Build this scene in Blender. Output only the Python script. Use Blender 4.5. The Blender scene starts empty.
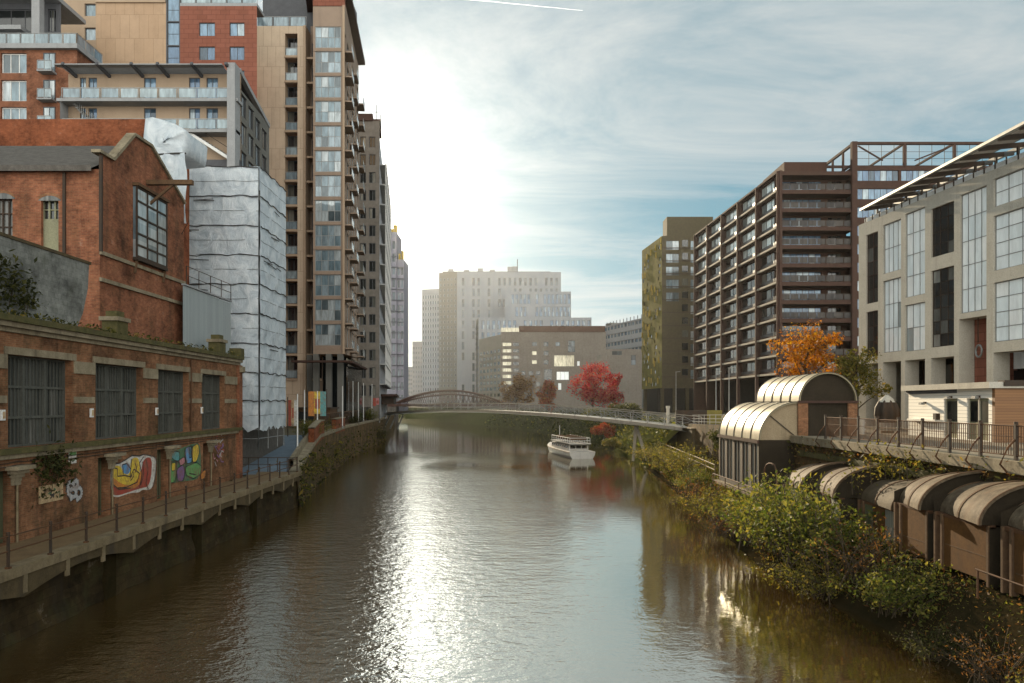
import bpy, bmesh, math, random
from mathutils import Vector, Matrix
random.seed(7)
R = math.radians
sc = bpy.context.scene
COL = sc.collection
F, CX, HY, H = 740.0, 512.0, 403.0, 8.0      # focal length in pixels, vanishing column, horizon row, eye height above the water
def PX(px, Y): return (px-CX)/F*Y
def PZ(py, Y): return H-(py-HY)/F*Y

# ------------------------------------------------------------------ mesh builder
class MB:
    def __init__(s): s.v=[]; s.f=[]; s.m=[]; s.mats=[]; s.sm=[]
    def mi(s, m):
        if m not in s.mats: s.mats.append(m)
        return s.mats.index(m)
    def face(s, pts, m, smooth=False):
        n=len(s.v); s.v.extend([tuple(p) for p in pts]); s.f.append(tuple(range(n,n+len(pts)))); s.m.append(s.mi(m)); s.sm.append(smooth)
    def grid(s, rows, m, smooth=True, closed=False):
        n=len(s.v); w=len(rows[0]); k=s.mi(m)
        for r in rows: s.v.extend([tuple(p) for p in r])
        for i in range(len(rows)-1):
            for j in range(w if closed else w-1):
                a=n+i*w+j; b=n+i*w+(j+1)%w
                s.f.append((a,b,b+w,a+w)); s.m.append(k); s.sm.append(smooth)
    def box(s, x0,y0,z0,x1,y1,z1, m, T=None):
        x0,x1=min(x0,x1),max(x0,x1); y0,y1=min(y0,y1),max(y0,y1); z0,z1=min(z0,z1),max(z0,z1)
        c=[(x0,y0,z0),(x1,y0,z0),(x1,y1,z0),(x0,y1,z0),(x0,y0,z1),(x1,y0,z1),(x1,y1,z1),(x0,y1,z1)]
        if T: c=[T(*p) for p in c]
        n=len(s.v); s.v.extend([tuple(p) for p in c]); k=s.mi(m)
        for q in ((0,3,2,1),(4,5,6,7),(0,1,5,4),(1,2,6,5),(2,3,7,6),(3,0,4,7)):
            s.f.append(tuple(n+i for i in q)); s.m.append(k); s.sm.append(False)
    def prism(s, pts, z0, z1, m):          # vertical prism from a counter-clockwise footprint
        n=len(pts)
        s.face([(p[0],p[1],z1) for p in pts], m); s.face([(p[0],p[1],z0) for p in reversed(pts)], m)
        for i in range(n):
            a,b=pts[i],pts[(i+1)%n]
            s.face([(a[0],a[1],z0),(b[0],b[1],z0),(b[0],b[1],z1),(a[0],a[1],z1)], m)
    def tube(s, pts, r, m, n=6, r1=None, cap=True):
        pts=[Vector(p) for p in pts]; rows=[]
        for i,p in enumerate(pts):
            d=(pts[min(i+1,len(pts)-1)]-pts[max(i-1,0)]).normalized()
            a=d.cross(Vector((0,0,1)) if abs(d.z)<.95 else Vector((1,0,0))).normalized(); b=d.cross(a)
            rr=r if r1 is None else r+(r1-r)*i/max(1,len(pts)-1)
            rows.append([p+(a*math.cos(t)+b*math.sin(t))*rr for t in [2*math.pi*k/n for k in range(n)]])
        s.grid(rows, m, n>5, True)
        if cap: s.face(list(rows[0]), m); s.face(list(reversed(rows[-1])), m)
    def bar(s, a, b, w, h, m):              # rectangular bar between two points
        a,b=Vector(a),Vector(b); d=(b-a).normalized()
        u=d.cross(Vector((0,0,1))) if abs(d.z)<.95 else Vector((1,0,0)); u.normalize(); v=u.cross(d)
        c=[p+u*su*w/2+v*sv*h/2 for p in (a,b) for su,sv in ((-1,-1),(1,-1),(1,1),(-1,1))]
        n=len(s.v); s.v.extend([tuple(p) for p in c]); k=s.mi(m)
        for q in ((0,1,2,3),(4,7,6,5),(0,4,5,1),(1,5,6,2),(2,6,7,3),(3,7,4,0)):
            s.f.append(tuple(n+i for i in q)); s.m.append(k); s.sm.append(False)
    def mesh(s, name):
        me=bpy.data.meshes.new(name); me.from_pydata(s.v,[],s.f)
        for m in s.mats: me.materials.append(m)
        me.polygons.foreach_set('material_index', s.m); me.polygons.foreach_set('use_smooth', s.sm); me.update()
        return me
    def build(s, name, parent=None, base=None):
        if base is None and parent is not None:
            base=Vector((0,0,0)); p=parent
            while p is not None: base=base+p.location; p=p.parent
        if base is not None:
            bx,by,bz=base; s.v=[(x-bx,y-by,z-bz) for x,y,z in s.v]
        o=bpy.data.objects.new(name, s.mesh(name)); COL.objects.link(o)
        if parent is not None: o.parent=parent
        elif base is not None: o.location=base
        return o

def tag(o, label=None, cat=None, group=None, kind=None):
    if label: o['label']=label
    if cat: o['category']=cat
    if group: o['group']=group
    if kind: o['kind']=kind
    return o
def thing(name, label, cat, loc, group=None):
    o=bpy.data.objects.new(name,None); COL.objects.link(o); o.location=loc; o.empty_display_size=.5
    return tag(o,label,cat,group)
def structure(name, mb): return tag(mb.build(name), kind='structure')
def copy_tree(o, parent=None):
    c=o.copy(); COL.objects.link(c)
    if parent is not None: c.parent=parent
    for ch in list(o.children): copy_tree(ch, c)
    return c

# ------------------------------------------------------------------ materials
def nodes(name):
    m=bpy.data.materials.new(name); m.use_nodes=True; nt=m.node_tree; N=nt.nodes; L=nt.links
    return m,nt,N,L,N['Principled BSDF']
def noise(N,L,vec,scale,detail=5,rough=.6,dist=0):
    n=N.new('ShaderNodeTexNoise'); n.inputs['Scale'].default_value=scale; n.inputs['Detail'].default_value=detail
    n.inputs['Roughness'].default_value=rough; n.inputs['Distortion'].default_value=dist
    if vec is not None: L.new(vec,n.inputs['Vector'])
    return n
def ramp(N,L,fac,stops,interp='LINEAR'):
    r=N.new('ShaderNodeValToRGB'); r.color_ramp.interpolation=interp; e=r.color_ramp.elements
    while len(e)<len(stops): e.new(.5)
    for i,(p,c) in enumerate(stops):
        e[i].position=p; e[i].color=(c,c,c,1) if not hasattr(c,'__len__') else (*c[:3],1)
    L.new(fac,r.inputs[0]); return r
def mixc(N,L,fac,a,b,mode='MIX'):
    n=N.new('ShaderNodeMix'); n.data_type='RGBA'; n.blend_type=mode
    for sock,val in ((n.inputs[0],fac),(n.inputs[6],a),(n.inputs[7],b)):
        if hasattr(val,'is_output'): L.new(val,sock)
        elif hasattr(val,'__len__'): sock.default_value=(*val[:3],1)
        else: sock.default_value=val
    return n.outputs[2]
def math_(N,L,op,a,b=0.,clamp=False):
    n=N.new('ShaderNodeMath'); n.operation=op; n.use_clamp=clamp
    for sock,val in ((n.inputs[0],a),(n.inputs[1],b)):
        if hasattr(val,'is_output'): L.new(val,sock)
        else: sock.default_value=val
    return n.outputs[0]
def pos(N): return N.new('ShaderNodeNewGeometry').outputs['Position']
def mapped(N,L,vec,scale):
    mp=N.new('ShaderNodeMapping'); mp.inputs['Scale'].default_value=scale; L.new(vec,mp.inputs['Vector']); return mp.outputs[0]
def bump(N,L,P,height,strength,dist=.02):
    b=N.new('ShaderNodeBump'); b.inputs['Strength'].default_value=strength; b.inputs['Distance'].default_value=dist
    L.new(height,b.inputs['Height']); L.new(b.outputs[0],P.inputs['Normal']); return b
def mk(name, col, col2=None, rough=.8, scale=1.5, streak=.35, dirt=(.05,.04,.03), metal=0, bmp=.15, spec=.14, fine=14):
    """weathered plain surface: patchy tone, fine grain, run-off streaks of dirt"""
    m,nt,N,L,P=nodes(name); p=pos(N)
    if col2 is None: col2=tuple(c*.72 for c in col)
    n1=noise(N,L,p,scale,6,.65); r1=ramp(N,L,n1.outputs[0],[(.3,0.),(.7,1.)])
    c=mixc(N,L,r1.outputs[0],col,col2)
    n2=noise(N,L,p,fine,4,.7); r2=ramp(N,L,n2.outputs[0],[(.3,.78),(.7,1.12)])
    c=mixc(N,L,1.0,c,r2.outputs[0],'MULTIPLY')
    if streak>0:
        n3=noise(N,L,mapped(N,L,p,(1.6,1.6,.12)),1.1,5,.6); r3=ramp(N,L,n3.outputs[0],[(.52,0.),(.75,streak)])
        c=mixc(N,L,r3.outputs[0],c,dirt)
    L.new(c,P.inputs['Base Color']); P.inputs['Roughness'].default_value=rough; P.inputs['Metallic'].default_value=metal
    P.inputs['Specular IOR Level'].default_value=spec
    if bmp>0: bump(N,L,P,n2.outputs[0],bmp,.03)
    return m
def brick(name, c1, c2, mortar, bw=.235, bh=.078, dirt=.5, moss=None, rough=.88):
    big=bw>1.
    m,nt,N,L,P=nodes(name); p=pos(N)
    s=N.new('ShaderNodeSeparateXYZ'); L.new(p,s.inputs[0])
    u=math_(N,L,'ADD',s.outputs[0],s.outputs[1]); cv=N.new('ShaderNodeCombineXYZ'); L.new(u,cv.inputs[0]); L.new(s.outputs[2],cv.inputs[1])
    b=N.new('ShaderNodeTexBrick'); L.new(cv.outputs[0],b.inputs['Vector']); b.inputs['Scale'].default_value=1
    b.inputs['Brick Width'].default_value=bw; b.inputs['Row Height'].default_value=bh; b.inputs['Mortar Size'].default_value=.03 if bw>1. else .006
    b.inputs['Color1'].default_value=(*c1,1); b.inputs['Color2'].default_value=(*c2,1); b.inputs['Mortar'].default_value=(*mortar,1); b.inputs['Bias'].default_value=-.1
    n1=noise(N,L,p,.55,7,.7); r1=ramp(N,L,n1.outputs[0],[(.33,.9 if big else .34),(.5,1. if big else .92),(.72,1.06 if big else 1.3)])
    c=mixc(N,L,1.0,b.outputs[0],r1.outputs[0],'MULTIPLY')
    n2=noise(N,L,p,4.5,5,.75); r2=ramp(N,L,n2.outputs[0],[(.3,.94 if big else .7),(.75,1.04 if big else 1.25)])
    c=mixc(N,L,1.0,c,r2.outputs[0],'MULTIPLY')
    n3=noise(N,L,mapped(N,L,p,(1.3,1.3,.16)),.9,6,.65); r3=ramp(N,L,n3.outputs[0],[(.5,0.),(.75,dirt)])
    c=mixc(N,L,r3.outputs[0],c,(.035,.03,.022))
    n5=noise(N,L,p,1.1,6,.7); r5=ramp(N,L,n5.outputs[0],[(.62,0.),(.78,0. if big else .35)])
    c=mixc(N,L,r5.outputs[0],c,(.4,.34,.28))
    if moss:
        n4=noise(N,L,p,.8,6,.7); r4=ramp(N,L,n4.outputs[0],[(.5,0.),(.7,moss)]); c=mixc(N,L,r4.outputs[0],c,(.05,.055,.02))
    L.new(c,P.inputs['Base Color']); P.inputs['Roughness'].default_value=rough; P.inputs['Specular IOR Level'].default_value=.1
    bump(N,L,P,b.outputs['Fac'],-.25,.01)
    return m
def glass(name, stops, rough=.06, metal=0., spec=.8, wob=.02):
    """window glass: what stands behind each pane varies; some kinds have sky painted in"""
    m,nt,N,L,P=nodes(name)
    oi=N.new('ShaderNodeObjectInfo'); g=N.new('ShaderNodeNewGeometry')
    r=math_(N,L,'FRACT',math_(N,L,'ADD',oi.outputs['Random'],g.outputs['Random Per Island']))
    rp=ramp(N,L,r,stops,'CONSTANT')
    nz=noise(N,L,mapped(N,L,g.outputs['Position'],(2.2,2.2,.5)),1.,4,.6); r2=ramp(N,L,nz.outputs[0],[(.35,.86 if 'bright' in name else .6),(.65,1.04 if 'bright' in name else 1.15)])
    c=mixc(N,L,1.0,rp.outputs[0],r2.outputs[0],'MULTIPLY')
    L.new(c,P.inputs['Base Color']); P.inputs['Roughness'].default_value=rough; P.inputs['Metallic'].default_value=metal
    P.inputs['Specular IOR Level'].default_value=spec
    nb=noise(N,L,g.outputs['Position'],.7,2,.5); bump(N,L,P,nb.outputs[0],.5,wob)
    return m
def leafmat(name, stops, trans=.4):
    m,nt,N,L,P=nodes(name); g=N.new('ShaderNodeNewGeometry')
    n1=noise(N,L,g.outputs['Position'],.55,3,.6)
    f=math_(N,L,'ADD',math_(N,L,'MULTIPLY',g.outputs['Random Per Island'],.6),math_(N,L,'MULTIPLY',n1.outputs[0],.45))
    rp=ramp(N,L,f,stops); L.new(rp.outputs[0],P.inputs['Base Color']); P.inputs['Roughness'].default_value=.6; P.inputs['Specular IOR Level'].default_value=.12
    t=N.new('ShaderNodeBsdfTranslucent'); hs=N.new('ShaderNodeHueSaturation'); hs.inputs['Saturation'].default_value=1.15; hs.inputs['Value'].default_value=1.6
    L.new(rp.outputs[0],hs.inputs['Color']); L.new(hs.outputs[0],t.inputs['Color'])
    mx=N.new('ShaderNodeMixShader'); mx.inputs[0].default_value=trans
    L.new(P.outputs[0],mx.inputs[1]); L.new(t.outputs[0],mx.inputs[2]); L.new(mx.outputs[0],N['Material Output'].inputs[0])
    return m
def wrap_mat(name):
    m,nt,N,L,P=nodes(name); p=pos(N)
    n1=noise(N,L,mapped(N,L,p,(1.,1.,.7)),.9,8,.72,1.6); n2=noise(N,L,mapped(N,L,p,(1.6,1.6,.7)),4.,5,.65,1.5)
    r=ramp(N,L,n1.outputs[0],[(.3,(.36,.42,.46)),(.45,(.54,.60,.64)),(.62,(.74,.78,.80))]); L.new(r.outputs[0],P.inputs['Base Color'])
    P.inputs['Roughness'].default_value=.33; P.inputs['Specular IOR Level'].default_value=.5
    h=math_(N,L,'ADD',n1.outputs[0],math_(N,L,'MULTIPLY',n2.outputs[0],.3)); bump(N,L,P,h,.8,.12)
    t=N.new('ShaderNodeBsdfTranslucent'); t.inputs['Color'].default_value=(.75,.78,.82,1)
    mx=N.new('ShaderNodeMixShader'); mx.inputs[0].default_value=.22
    L.new(P.outputs[0],mx.inputs[1]); L.new(t.outputs[0],mx.inputs[2]); L.new(mx.outputs[0],N['Material Output'].inputs[0])
    return m
def plank(name, c1, c2, step=.16, vertical=False, rough=.7):
    m,nt,N,L,P=nodes(name); p=pos(N); s=N.new('ShaderNodeSeparateXYZ'); L.new(p,s.inputs[0])
    q=math_(N,L,'ADD',s.outputs[0],s.outputs[1]) if vertical else s.outputs[2]
    q=math_(N,L,'DIVIDE',q,step); fl=math_(N,L,'FLOOR',q); fr=math_(N,L,'FRACT',q)
    wn=N.new('ShaderNodeTexWhiteNoise'); wn.noise_dimensions='1D'; L.new(fl,wn.inputs['W'])
    nz=noise(N,L,mapped(N,L,p,(3,3,.4) if vertical else (.6,.6,5)),2.,5,.6)
    f=math_(N,L,'ADD',math_(N,L,'MULTIPLY',wn.outputs[0],.5),math_(N,L,'MULTIPLY',nz.outputs[0],.6))
    c=mixc(N,L,f,c1,c2); gap=math_(N,L,'LESS_THAN',fr,.1); c=mixc(N,L,gap,c,tuple(x*.3 for x in c1))
    L.new(c,P.inputs['Base Color']); P.inputs['Roughness'].default_value=rough; bump(N,L,P,gap,-.4,.02)
    return m
M={}
M['brick']=brick('red_brick',(.29,.108,.056),(.19,.065,.036),(.2,.14,.09),dirt=.55,moss=.18)
M['brick_old']=brick('sooty_brick',(.26,.115,.058),(.165,.072,.036),(.2,.15,.09),dirt=.85,moss=.3)
M['brick_orange']=brick('orange_brick',(.245,.08,.036),(.2,.062,.028),(.15,.06,.035),dirt=.3)
M['brick_new']=brick('modern_brick',(.22,.085,.045),(.17,.065,.035),(.2,.13,.09),dirt=.15)
M['brick_brown']=mk('brown_brick',(.165,.145,.125),(.125,.108,.09),streak=.2,scale=.12,fine=1.2)
M['tan3']=mk('brown_render',(.29,.215,.16),(.25,.185,.14),streak=.15,scale=.4)
M['end_beige']=mk('beige_end_render',(.25,.225,.185),(.21,.19,.155),streak=.15,scale=.2)
M['stone']=mk('weathered_stone',(.30,.25,.17),(.17,.135,.085),streak=.7,scale=1.2,bmp=.4)
M['quay_stone']=brick('quay_stone',(.145,.088,.038),(.08,.05,.022),(.05,.04,.03),.9,.36,dirt=.8,moss=.7)
M['moss_stone']=mk('mossy_stone',(.12,.098,.042),(.055,.055,.02),streak=.7,scale=2.5,bmp=.6)
M['shade_dark_wall']=brick('shade_dark_river_wall',(.05,.034,.015),(.03,.02,.009),(.015,.01,.005),.8,.34,dirt=.7,moss=.4)  # near-black base paints in the shade under the walkway slab
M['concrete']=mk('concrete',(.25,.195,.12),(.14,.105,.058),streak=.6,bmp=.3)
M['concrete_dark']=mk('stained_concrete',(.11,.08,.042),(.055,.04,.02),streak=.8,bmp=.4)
M['grey_block']=brick('grey_block',(.22,.22,.2),(.165,.165,.15),(.13,.13,.12),.45,.225,dirt=.4,moss=.3)
M['tan']=brick('tan_cladding',(.50,.39,.285),(.455,.352,.255),(.33,.25,.18),1.25,3.1,dirt=.12,rough=.75)
M['tan4']=brick('warm_tan_cladding',(.40,.275,.18),(.37,.25,.16),(.28,.19,.12),1.25,3.1,dirt=.12,rough=.75)
M['tan2']=mk('tan_render',(.38,.28,.195),(.33,.24,.165),streak=.12,scale=.4)
M['redclad']=brick('red_cladding',(.225,.085,.056),(.195,.072,.046),(.14,.05,.034),1.2,.62,dirt=.15,rough=.75)
M['grey_clad']=mk('grey_cladding',(.30,.30,.30),(.25,.25,.25),streak=.15,rough=.6)
M['grey_dark']=mk('dark_grey_cladding',(.10,.10,.105),(.075,.075,.08),streak=.2,rough=.6)
M['slate']=mk('slate',(.13,.115,.1),(.08,.07,.06),streak=.3,scale=3)
M['white_clad']=mk('pale_cladding',(.275,.285,.30),(.24,.25,.265),streak=.18,scale=.15)
M['grey_mid']=mk('mid_grey_panel',(.155,.15,.135),(.125,.12,.105),streak=.2,scale=.2)
M['far_grey']=mk('far_tower_grey',(.2,.2,.21),(.17,.17,.18),streak=.1,scale=.1)
M['olive']=mk('olive_cladding',(.24,.20,.06),(.13,.115,.035),streak=.3,scale=.5,rough=.95,spec=.02,bmp=0)
M['olive_dark']=mk('dark_olive_panel',(.085,.07,.04),(.06,.05,.03),streak=.2,rough=.9,spec=.1)
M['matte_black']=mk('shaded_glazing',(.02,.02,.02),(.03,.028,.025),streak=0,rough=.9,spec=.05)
M['rust']=mk('rust_brown_steel',(.075,.043,.033),(.055,.033,.026),streak=.2,rough=.85,spec=.08)
M['rust_dark']=mk('dark_brown_spandrel',(.075,.038,.026),(.055,.03,.022),streak=.2,rough=.85,spec=.1)
M['pale_edge']=mk('pale_slab_edge',(.38,.335,.27),(.30,.26,.21),streak=.3)
M['limestone']=mk('limestone',(.47,.435,.37),(.40,.37,.31),streak=.2,scale=.8)
M['white_paint']=plank('white_boards',(.82,.78,.70),(.72,.67,.58),.2)
M['brown_boards']=plank('brown_boards',(.25,.12,.045),(.16,.075,.03),.14)
M['ply']=mk('old_plywood',(.135,.062,.018),(.075,.035,.011),streak=.55,scale=2.,dirt=(.06,.035,.02))
M['vert_panel']=plank('ribbed_panel',(.24,.235,.2),(.17,.165,.14),.18,True,.5)
M['corrug']=plank('corrugated_sheet',(.33,.36,.36),(.25,.27,.27),.2,True,.5)
M['metal_dark']=mk('dark_painted_metal',(.035,.03,.025),(.06,.035,.02),streak=.2,rough=.7,fine=30,spec=.2)
M['metal_grey']=mk('grey_metal',(.30,.30,.29),(.22,.22,.21),rough=.45,metal=.4,streak=.2)
M['metal_rusty']=mk('rusted_rail',(.07,.04,.025),(.12,.055,.025),streak=.2,rough=.8,fine=30)
M['copper']=mk('weathered_vault_sheet',(.17,.13,.085),(.05,.033,.02),streak=.9,scale=2.1,rough=.75,metal=0,spec=.1,dirt=(.09,.045,.022),bmp=.35)
M['copper_dark']=mk('dark_vault_sheet',(.10,.075,.045),(.06,.042,.025),streak=.6,scale=1.8,rough=.8,dirt=(.04,.03,.015),bmp=.3)
M['frame_grey']=mk('grey_window_frame',(.10,.10,.085),(.07,.07,.06),streak=.3)
M['copper_clean']=mk('pale_vault_sheet',(.26,.225,.14),(.19,.155,.09),streak=.45,scale=1.2,rough=.5,metal=.1,spec=.25,dirt=(.2,.14,.075),bmp=.12)
M['vault_end']=mk('vault_end_panel',(.30,.235,.15),(.24,.18,.11),streak=.4)
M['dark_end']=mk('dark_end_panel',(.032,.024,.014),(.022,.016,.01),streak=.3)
M['timber']=mk('old_timber',(.14,.085,.045),(.09,.05,.03),streak=.5,scale=3)
M['green_door']=mk('green_door_paint',(.10,.105,.06),(.07,.075,.04),streak=.5,rough=.6)
M['pale_green']=mk('faded_green_door',(.28,.27,.17),(.21,.2,.13),streak=.4)
M['white_metal']=mk('white_metal',(.72,.71,.68),(.62,.61,.58),rough=.4,streak=.15)
M['boat_white']=mk('boat_white',(.62,.59,.54),(.5,.47,.43),rough=.3,streak=.2)
M['asphalt_blue']=mk('blue_grey_asphalt',(.15,.19,.23),(.12,.15,.18),streak=0,scale=1.)
M['paving']=mk('brown_paving',(.19,.125,.065),(.13,.085,.045),streak=0,scale=1.5,bmp=.3)
M['paving_pale']=mk('pale_paving',(.22,.19,.145),(.16,.135,.10),streak=0,scale=1.,rough=1,spec=.05)
M['soil']=mk('bank_soil',(.035,.025,.012),(.02,.017,.008),streak=0,scale=2.,bmp=.3,rough=1,spec=0)
M['ground']=mk('town_ground',(.14,.115,.08),(.10,.09,.055),streak=0,scale=.3,rough=1,spec=.05)
M['grass']=mk('grass_bank',(.06,.062,.02),(.035,.042,.012),streak=0,scale=.7,bmp=.3,rough=1,spec=0)
M['mesh_wrap']=mk('pale_mesh_sheeting',(.42,.42,.43),(.34,.34,.36),streak=.2,scale=.8,rough=.5)
M['violet_wrap']=mk('violet_grey_sheeting',(.27,.26,.29),(.22,.21,.245),streak=.15,scale=.5)
M['yellow']=mk('yellow_paint',(.42,.30,.06),streak=.1,rough=.95,spec=.05)
M['wrap']=wrap_mat('white_plastic_sheeting')
M['tape']=mk('dark_seam',(.07,.065,.06),streak=0)
M['bark']=mk('bark',(.09,.065,.04),(.05,.038,.025),streak=.2,scale=5,bmp=.6)
D=(.012,.014,.014)
M['g_bay']=glass('bay_glass',[(0,(.16,.22,.25)),(.35,(.24,.30,.33)),(.6,(.09,.115,.125)),(.8,(.38,.42,.43))],.05,.2,.9)
M['g_dark']=glass('dark_glass',[(0,D),(.4,(.03,.032,.03)),(.75,(.09,.09,.075)),(.9,(.2,.19,.16))],.07)
M['g_blue']=glass('blue_glass',[(0,(.09,.15,.23)),(.4,(.14,.22,.30)),(.75,(.05,.08,.11)),(.88,(.3,.36,.39))],.06,.2)
M['g_pale']=glass('pale_bay_glass',[(0,(.34,.37,.37)),(.4,(.44,.46,.45)),(.8,(.25,.28,.28))],.08,.1)
M['g_old']=glass('old_leaded_glass',[(0,(.05,.052,.048)),(.4,(.095,.097,.088)),(.8,(.16,.155,.14))],.25,0,.5)
M['g_painted_sky']=glass('bright_painted_sky_glass',[(0,(.90,.94,.94)),(.45,(.84,.90,.91)),(.75,(.94,.95,.93)),(.965,(.34,.38,.38))],.05,0.,1.)  # bright sky reflection painted into the diffuse pane colour
M['g_painted_skyrow']=glass('painted_sky_row_glass',[(0,(.78,.84,.80)),(.5,(.66,.72,.68)),(.8,(.3,.34,.32))],.04,.25,1.)  # reflected sky painted as pale pane colour, for upper window rows
M['g_black']=glass('black_glass',[(0,(.012,.012,.012)),(.6,(.03,.03,.028)),(.85,(.10,.10,.09)),(.95,(.22,.22,.2))],.06)
M['g_far']=glass('far_glass',[(0,(.05,.07,.08)),(.4,(.1,.13,.15)),(.75,(.03,.04,.045))],.1,.1)
M['g_cream']=glass('cream_lit_glass',[(0,(.62,.56,.40)),(.5,(.52,.47,.34)),(.8,(.7,.64,.48))],.15,.2)
M['g_balu']=glass('balustrade_glass',[(0,(.2,.26,.29)),(.5,(.26,.32,.34))],.08,.15)
M['g_smoke']=glass('smoked_balustrade',[(0,(.035,.03,.028)),(.5,(.05,.042,.036))],.3,0.,.2)
M['l_green']=leafmat('bank_leaves',[(.1,(.025,.033,.008)),(.4,(.07,.088,.018)),(.62,(.13,.13,.03)),(.85,(.22,.18,.045))])
M['l_yellow']=leafmat('yellowing_leaves',[(.1,(.035,.035,.009)),(.4,(.085,.083,.019)),(.65,(.15,.13,.03)),(.85,(.24,.165,.045))])
M['l_dark']=leafmat('dark_leaves',[(.1,(.015,.018,.006)),(.5,(.035,.038,.012)),(.85,(.085,.08,.025))])
M['l_red']=leafmat('red_leaves',[(.1,(.05,.01,.01)),(.4,(.24,.022,.03)),(.65,(.34,.045,.045)),(.88,(.28,.11,.035))])
M['l_redgreen']=leafmat('turning_red_leaves',[(.1,(.07,.05,.015)),(.4,(.2,.06,.025)),(.65,(.34,.06,.04)),(.88,(.3,.2,.05))])
M['l_brown']=leafmat('brown_leaves',[(.1,(.07,.035,.015)),(.5,(.16,.075,.03)),(.85,(.2,.12,.04))])
M['l_orange']=leafmat('orange_leaves',[(.1,(.1,.04,.006)),(.4,(.28,.09,.01)),(.65,(.38,.15,.014)),(.88,(.30,.2,.03))])
def flat(name,c,rough=.6):
    m,nt,N,L,P=nodes(name); n=noise(N,L,pos(N),6,4,.6); r=ramp(N,L,n.outputs[0],[(.3,.7),(.7,1.1)])
    n2=noise(N,L,pos(N),2.6,7,.75); f=ramp(N,L,n2.outputs[0],[(.47,0.),(.66,.8)]); n3=noise(N,L,pos(N),22,3,.6); g=ramp(N,L,n3.outputs[0],[(.5,0.),(.7,.45)])
    cc=mixc(N,L,1.0,c,r.outputs[0],'MULTIPLY'); cc=mixc(N,L,f.outputs[0],cc,(.19,.095,.055)); cc=mixc(N,L,g.outputs[0],cc,(.12,.08,.05))
    L.new(cc,P.inputs['Base Color']); P.inputs['Roughness'].default_value=rough; return m
for k,c in dict(p_white=(.62,.6,.55),p_red=(.34,.05,.03),p_orange=(.55,.2,.03),p_yellow=(.66,.46,.04),p_blue=(.1,.28,.5),p_green=(.12,.32,.1),p_dkgreen=(.05,.16,.08),
    p_black=(.02,.02,.02),p_purple=(.2,.1,.24),p_pink=(.48,.2,.22),p_silver=(.42,.42,.42),p_cream=(.5,.36,.2),p_teal=(.1,.3,.3)).items(): M[k]=flat(k[2:]+'_paint',c)
SUN_E=5.0; SKY_S=.10; CLOUD_V=3.5; SKY_V=.07; TEAL=(.36,1.5,2.05); GLOW1=2.3; GLOW2=40.; GLOW3=.5; BACK_FILL=12.5; EXPO=.95; WAVE=.56; HAZE=.00005; HAZE_G=.75; WMET=.42
# ------------------------------------------------------------------ camera, sun, sky
cam=bpy.data.cameras.new('camera'); camo=bpy.data.objects.new('camera',cam); COL.objects.link(camo); sc.camera=camo
camo.location=(0,0,H); camo.rotation_euler=(R(90),0,0); cam.sensor_width=36; cam.lens=F/1024*36
cam.shift_y=(HY-341.5)/1024; cam.clip_start=.1; cam.clip_end=40000
SAZ=math.atan((386-CX)/F); SEL=math.atan((HY-196)/F*math.cos(SAZ))
sd=Vector((math.sin(SAZ)*math.cos(SEL),math.cos(SAZ)*math.cos(SEL),math.sin(SEL)))
sl=bpy.data.lights.new('sun','SUN'); sl.energy=SUN_E; sl.angle=R(.5); sl.color=(1,.82,.56)
so=bpy.data.objects.new('sun',sl); COL.objects.link(so); so.rotation_euler=sd.to_track_quat('Z','Y').to_euler(); so.location=(0,0,200)
w=bpy.data.worlds.new('World'); sc.world=w; w.use_nodes=True; N=w.node_tree.nodes; L=w.node_tree.links
bg=N['Background']; bg.inputs['Strength'].default_value=SKY_S
sky=N.new('ShaderNodeTexSky'); sky.sky_type='NISHITA'; sky.sun_disc=False; sky.sun_elevation=SEL; sky.sun_rotation=SAZ
sky.altitude=0; sky.air_density=1.; sky.dust_density=1.; sky.ozone_density=2.
tc=N.new('ShaderNodeTexCoord'); sx=N.new('ShaderNodeSeparateXYZ'); L.new(tc.outputs['Generated'],sx.inputs[0])
zz=math_(N,L,'ADD',math_(N,L,'MAXIMUM',sx.outputs[2],0.),.16)
cv=N.new('ShaderNodeCombineXYZ'); L.new(math_(N,L,'DIVIDE',sx.outputs[0],zz),cv.inputs[0]); L.new(math_(N,L,'DIVIDE',sx.outputs[1],zz),cv.inputs[1])
mp=N.new('ShaderNodeMapping'); mp.inputs['Rotation'].default_value=(0,0,R(-52)); mp.inputs['Scale'].default_value=(.42,1.05,1); mp.inputs['Location'].default_value=(3.1,1.7,0)
L.new(cv.outputs[0],mp.inputs[0])
c1=noise(N,L,mp.outputs[0],1.6,10,.66,1.5); c2=noise(N,L,mp.outputs[0],.55,4,.5,.4)
cl=math_(N,L,'ADD',math_(N,L,'MULTIPLY',c1.outputs[0],.65),math_(N,L,'MULTIPLY',c2.outputs[0],.5))
cr=ramp(N,L,cl,[(.47,.0),(.70,1.)])
dt=N.new('ShaderNodeVectorMath'); dt.operation='DOT_PRODUCT'; L.new(tc.outputs['Generated'],dt.inputs[0]); dt.inputs[1].default_value=sd
dd=math_(N,L,'MAXIMUM',dt.outputs['Value'],0.); db=math_(N,L,'MAXIMUM',math_(N,L,'MULTIPLY',dt.outputs['Value'],-1.),0.)
def lobe(pw,am): return math_(N,L,'MULTIPLY',math_(N,L,'POWER',dd,pw),am)
def tint(val,c):
    g=N.new('ShaderNodeVectorMath'); g.operation='SCALE'; g.inputs[0].default_value=c
    if hasattr(val,'is_output'): L.new(val,g.inputs['Scale'])
    else: g.inputs['Scale'].default_value=val
    return g.outputs[0]
nish=N.new('ShaderNodeVectorMath'); nish.operation='SCALE'; L.new(sky.outputs[0],nish.inputs[0]); nish.inputs['Scale'].default_value=SKY_V
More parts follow.
